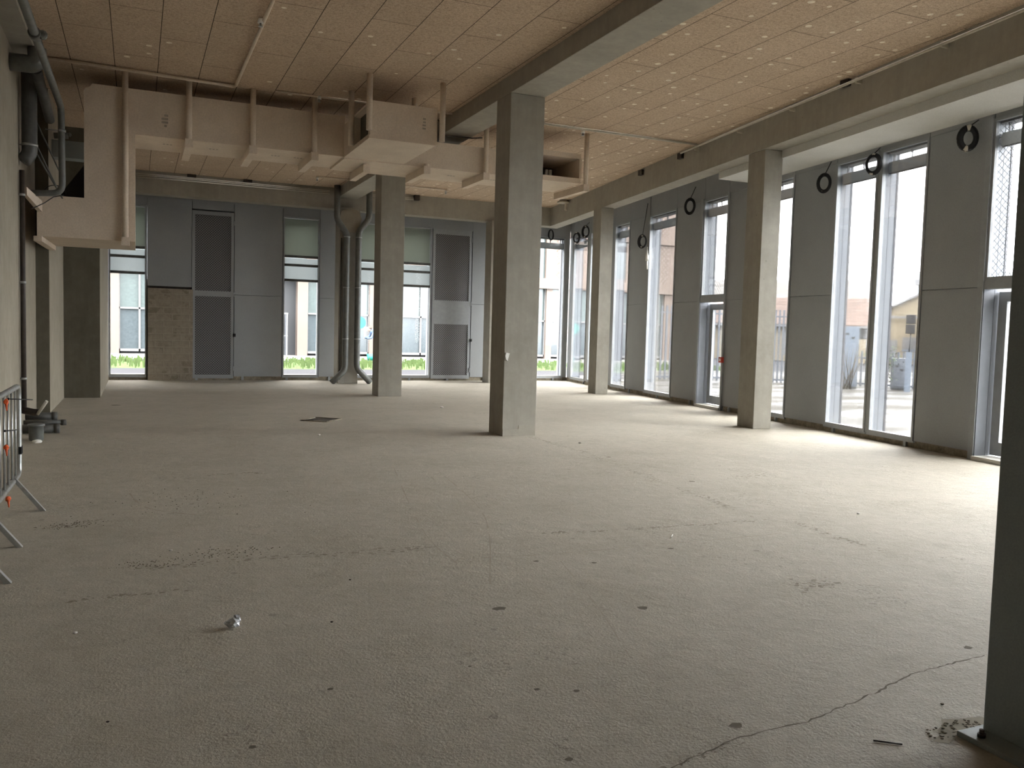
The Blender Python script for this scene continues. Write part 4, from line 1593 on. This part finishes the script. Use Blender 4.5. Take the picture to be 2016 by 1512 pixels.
# railing gate in the recess
r_ = empty('site_gate', (5.4, 37.9, 0), 'tall barred gate in the recess of the pink building', 'gate')
b = MB()
for x in (4.62, 5.95):
    b.box(x-0.03, x+0.03, 37.85, 37.91, 0.1, 1.95)
b.box(4.6, 6.0, 37.86, 37.9, 1.90, 1.96)
b.box(4.6, 6.0, 37.86, 37.9, 0.95, 0.98)
b.build('frame', M['extwhite'], r_)
for k in range(13):
    b = MB()
    b.box(4.68+0.1*k, 4.70+0.1*k, 37.87, 37.89, 0.1, 1.9)
    b.build('bar', M['fence'], r_)

# person walking past with a round teal sign or paddle
r_ = empty('person', (9.55, 35.9, 0.0), 'person in dark blue clothes bending forward outside the far window', 'person')
b = MB()
px_, py_ = 9.55, 35.9
b.tube([(px_-0.35, py_, 1.28), (px_-0.22, py_, 1.22), (px_-0.05, py_, 1.05), (px_+0.08, py_, 0.88)], [0.10, 0.17, 0.17, 0.16], 14)
b.blob((px_-0.30, py_, 1.24), 0.14, 0.19, 0.13, 2)
b.tube([(px_-0.30, py_-0.18, 1.22), (px_-0.42, py_-0.2, 0.98), (px_-0.58, py_-0.15, 0.95)], [0.06, 0.05, 0.04], 10)
b.tube([(px_-0.30, py_+0.18, 1.22), (px_-0.44, py_+0.2, 1.0), (px_-0.60, py_+0.12, 0.98)], [0.06, 0.05, 0.04], 10)
for sg in (1, -1):
    b.tube([(px_+0.06, py_+0.09*sg, 0.92), (px_+0.02+0.10*sg, py_+0.1*sg, 0.5), (px_+0.08+0.2*sg, py_+0.1*sg, 0.06)], [0.10, 0.07, 0.05], 12)
    b.blob((px_+0.03+0.2*sg, py_+0.1*sg, 0.04), 0.13, 0.05, 0.045, 2)
b.build('body', M['denim'], r_, smooth=True)
b = MB()
b.blob((px_-0.47, py_, 1.36), 0.09, 0.075, 0.11, 2)
b.blob((px_-0.555, py_, 1.34), 0.018, 0.015, 0.02, 1)
b.build('head', M['skin'], r_, smooth=True)
b = MB()
b.blob((px_-0.445, py_, 1.40), 0.098, 0.085, 0.095, 2)
b.build('hair', M['rust'], r_, smooth=True)
b = MB()
b.box(8.90, 9.2, 36.1, 36.12, 0.92, 1.45)
tag(b.build('notice_board', M['extwhite']), 'white board beside the bending person outside', 'board')
b = MB()
b.tube([(8.8, 36.4, 1.62), (8.8, 36.42, 1.62)], 0.26, 24)
b.tube([(8.8, 36.41, 0.0), (8.8, 36.41, 1.5)], 0.02, 8)
tag(b.build('round_sign', M['teal']), 'round teal sign on a stem outside the far window', 'sign')
b = MB()
b.tube([(9.12, 35.6, 0.02), (9.12, 35.6, 0.30)], [0.16, 0.2], 16)
tag(b.build('bucket', M['teal']), 'teal bucket on the ground beside the person outside', 'bucket')

# ------------------------------------------------------------------ outside: yard fence and street
def fence_run(p, q, h, label, gap=0.13):
    p, q = Vector((*p, 0)), Vector((*q, 0))
    L = (q-p).length
    d = (q-p)/L
    n_ = Vector((-d.y, d.x, 0))
    r_ = empty('slat_fence', p, label, 'fence')
    fr = lambda s, o, z: tuple(p+d*s+n_*o+Vector((0, 0, z)))
    b = MB()
    b.box(0, L, -0.03, 0.03, 0.02, 0.08, fr)
    b.box(0, L, -0.03, 0.03, h-0.25, h-0.2, fr)
    b.build('rail', M['fence'], r_)
    k = min(int(L/gap), 99)
    for i in range(k):
        b = MB()
        s = (i+0.5)*L/k
        b.box(s-0.032, s+0.032, -0.02, 0.02, -0.04, h, fr)
        b.build('slat', M['fence'], r_)


fence_run((15.75, 24.45), (18.6, 23.8), 2.45, 'tall grey slat fence across the yard, seen through the fourth window', 0.17)
fence_run((18.75, 23.65), (20.7, 21.9), 2.40, 'tall grey slat fence seen beside the near right column')
fence_run((21.5, 21.3), (23.2, 17.6), 1.12, 'low grey slat fence behind the shrubs', 0.16)

b = MB()
b.box(15.42, 15.62, 24.40, 24.60, -0.04, 2.35)
b.box(15.40, 15.60, 24.30, 24.40, 2.12, 2.24)
tag(b.build('gate_post', M['cabinet'], bevel=0.01), 'pale blue gate post with a small lamp, seen through the fourth window', 'post')


def cab(o, d, n_, w, dep, h, name, label, mat, cat, doors=2):
    o, d, n_ = Vector((*o, 0)), Vector((*d, 0)), Vector((*n_, 0))
    fr = lambda s, t, z: tuple(o+d*s+n_*t+Vector((0, 0, z-0.04)))
    r_ = empty(name, o, label, cat)
    b = MB()
    b.box(0, w, 0, dep, 0.06, h, fr)
    b.build('body', M[mat], r_)
    b = MB()
    b.box(0.02, w-0.02, 0.02, dep-0.02, 0, 0.06, fr)
    b.build('plinth', M['extgrey'], r_)
    for k in range(doors):
        b = MB()
        b.box(w*k/doors+0.03, w*(k+1)/doors-0.03, -0.02, 0, 0.12, h-0.06, fr)
        dd = b.build('door', M[mat], r_)
        b = MB()
        for q in range(2):
            b.box(w*(k+0.3+0.35*q)/doors-0.05, w*(k+0.3+0.35*q)/doors+0.05, -0.035, -0.02, h-0.25-0.12*q, h-0.20-0.12*q, fr)
        b.build('vent', M['extgrey'], dd)


nn = Vector((0.70, 0.714))
tt = Vector((0.714, -0.70))
cab((19.72, 20.55), tt, nn, 0.98, 0.5, 1.92, 'utility_cabinet', 'tall pale blue cabinet seen through the left half of the double window', 'cabinet', 'cabinet')
cab((21.3, 19.35), Vector((0.735, -0.678)), Vector((0.678, 0.735)), 0.42, 0.4, 0.98, 'utility_cabinet', 'low grey cabinet behind the shrubs', 'fence', 'cabinet', 1)
# pole with black panel
r_ = empty('lamp_box_pole', (21.07, 18.55, -0.04), 'black twin box on a thin pole over a pale post outside', 'pole')
cdir = Vector((0.749, 0.663))
cper = Vector((0.663, -0.749))
fr = lambda s, t, z: (21.07+cper.x*s+cdir.x*t, 18.55+cper.y*s+cdir.y*t, z)
b = MB()
b.box(-0.085, 0.085, -0.05, 0.05, -0.04, 1.15, fr)
b.build('post', M['cabinet'], r_)
b = MB()
b.tube([fr(0, 0, 1.15), fr(0.02, 0, 1.75)], 0.018, 8)
b.build('stem', M['extgrey'], r_)
for z0_ in (1.70, 1.99):
    b = MB()
    b.box(-0.13, 0.13, -0.08, 0.08, z0_, z0_+0.27, fr)
    b.build('black_box', M['black'], r_, bevel=0.01)

# shrubs
def shrub(cx_, cy_, w, h, nleaf, label, seed, leafy=True):
    random.seed(seed)
    r_ = empty('shrub', (cx_, cy_, -0.04), label, 'shrub', 'shrubs along the low fence')
    b = MB()
    tips = []
    for k in range(16):
        a = random.uniform(0, 6.28)
        x1_, y1_ = cx_+math.cos(a)*w*random.uniform(.3, 1), cy_+math.sin(a)*w*random.uniform(.3, 1)
        z = h*random.uniform(0.55, 1)
        mid = ((cx_+x1_)/2+random.uniform(-.08, .08), (cy_+y1_)/2, z*0.55)
        b.tube([(cx_+random.uniform(-.15, .15), cy_, -0.04), mid, (x1_, y1_, z)], [0.012, 0.009, 0.004], 5)
        tips += [Vector(mid), Vector((x1_, y1_, z))]
    b.build('branches', M['twig'], r_)
    if leafy:
        b = MB()
        for _ in range(nleaf):
            t = random.choice(tips)
            c = t+Vector((random.gauss(0, w*.3), random.gauss(0, w*.3), random.gauss(0, h*.16)))
            c.z = max(c.z, 0.0)
            u = Vector((random.uniform(-1, 1), random.uniform(-1, 1), random.uniform(-1, 1))).normalized()*0.035
            v = u.cross(Vector((random.uniform(-1, 1), random.uniform(-1, 1), 1))).normalized()*0.02
            b.quad([c-u, c+v, c+u, c-v])
        b.build('leaves', M['leaf'], r_)


shrub(20.65, 19.2, 0.45, 1.15, 500, 'leafy shrub left of the pale post, behind the wide window', 1)
shrub(21.55, 17.9, 0.35, 1.0, 450, 'leafy shrub right of the pale post, behind the wide window', 2)
shrub(19.9, 19.75, 0.55, 1.35, 0, 'bare twiggy shrub in front of the tall pale blue cabinet', 3, False)

# street houses, in a frame 60 m away facing the hall
HO = Vector((0.735*60, 0.678*60, 0))
HT = Vector((0.678, -0.735, 0))
HN = Vector((0.735, 0.678, 0))
HF = lambda u, v, z: tuple(HO+HT*u+HN*v+Vector((0, 0, z)))


def house(u0, u1, v0, v1, eave, ridge, label, wall, roof, axis='u', openings=(), hipl=0.0, name='house'):
    r_ = empty(name, HF(u0, v0, 0), label, 'house')
    b = MB()
    b.box(u0, u1, v0, v1, -0.1, eave, HF)
    if axis == 'v':
        um = (u0+u1)/2
        for v in (v0, v1):
            b.bm.faces.new([b.bm.verts.new(HF(u0, v, eave)), b.bm.verts.new(HF(u1, v, eave)), b.bm.verts.new(HF(um, v, ridge))])
    b.build('wall', M[wall], r_)
    b = MB()
    th = 0.12
    if axis == 'u':
        vm = (v0+v1)/2
        for s, e in ((v0-0.3, vm), (v1+0.3, vm)):
            b.hexa([HF(u0-0.2, s, eave-0.1), HF(u1+0.2, s, eave-0.1), HF(u1+0.2, e, ridge), HF(u0-0.2+hipl, e, ridge),
                    HF(u0-0.2, s, eave-0.1+th), HF(u1+0.2, s, eave-0.1+th), HF(u1+0.2, e, ridge+th), HF(u0-0.2+hipl, e, ridge+th)])
    else:
        um = (u0+u1)/2
        for s, e in ((u0-0.3, um), (u1+0.3, um)):
            b.hexa([HF(s, v0-0.3, eave-0.12), HF(s, v1, eave-0.12), HF(e, v1, ridge), HF(e, v0-0.3, ridge),
                    HF(s, v0-0.3, eave-0.12+th), HF(s, v1, eave-0.12+th), HF(e, v1, ridge+th), HF(e, v0-0.3, ridge+th)])
    b.build('roof', M[roof], r_)
    for (a, c, z0_, z1_, mt) in openings:
        b = MB()
        b.box(a, c, v0-0.03, v0, z0_, z1_, HF)
        b.build('window', M[mt], r_)
    b = MB()
    b.box(u0-0.25, u1+0.25, v0-0.36, v0-0.3, eave-0.16, eave-0.02, HF)
    b.build('gutter', M['extwhite'], r_)
    return r_


house(-17, -1.2, 0, 7, 2.35, 4.15, 'low house with red tiled roof behind the pale blue cabinet', 'cream', 'tile', 'u',
      [(-8.3, -7.5, 0.6, 1.8, 'extgrey'), (-6.4, -5.8, 0.3, 2.0, 'extwhite'), (-1.7, -1.1, 1.5, 2.2, 'extgrey'), (-12, -11, 0.8, 1.9, 'extgrey')], 3.0)
house(-20, -1.5, 13, 22, 4.2, 6.3, 'long grey corrugated-roofed shed behind the red tiled house', 'extwhite', 'corr', 'u', [])
house(-0.7, 4.9, 2.3, 12, 3.1, 4.6, 'cream gabled house behind the black twin box', 'cream', 'tiledark', 'v',
      [(-0.4, 0.7, 0.0, 1.5, 'extwhite'), (1.0, 2.4, 0.9, 1.7, 'extwhite'), (1.0, 2.4, 0.75, 0.9, 'cabinet')])
house(2.1, 6.0, -1.5, 1.5, 2.5, 3.3, 'rusty board-clad shed at the right of the cream house', 'shed', 'tile', 'u', [])
r_ = empty('apartment_block', HF(5, 60, 0), 'distant white apartment block with balconies above the roofs', 'building')
b = MB()
b.box(3.4, 16, 60, 72, -0.1, 10.2, HF)
b.build('core', M['extwhite'], r_)
for k in range(4):
    z = 2.2+2.1*k
    b = MB()
    b.box(2.4, 10.0, 58.8, 60, z, z+0.7, HF)
    b.build('balcony', M['extwhite'], r_)
    for j in range(4):
        b = MB()
        b.box(4.0+1.7*j, 5.0+1.7*j, 59.9, 60.0, z+0.85, z+1.8, HF)
        b.build('window', M['extgrey'], r_)
# overhead wires
def wire(a, c, sag, label):
    a, c = Vector(a), Vector(c)
    b = MB()
    pts = []
    for k in range(13):
        t = k/12
        p = a.lerp(c, t)
        p.z -= sag*4*t*(1-t)
        pts.append(p)
    b.tube(pts, 0.02, 5)
    tag(b.build('overhead_wire', M['extgrey']), label, 'wire')


for u_, z_, lab in ((-14, 7.3, 'left'), (7.5, 4.6, 'right')):
    b = MB()
    b.tube([HF(u_, -8, -0.12), HF(u_, -8, z_)], 0.12, 8)
    tag(b.build('wire_pole', M['extgrey']), 'pole carrying the %s end of the overhead wires' % lab, 'pole')
wire(HF(-14, -8, 7.2), HF(-1.0, -8, 5.75), 0.3, 'overhead wire above the roofs, left of the double window mullion')
wire(HF(-1.0, -8, 5.75), HF(7.5, -8, 4.5), 0.2, 'overhead wire above the cream house')
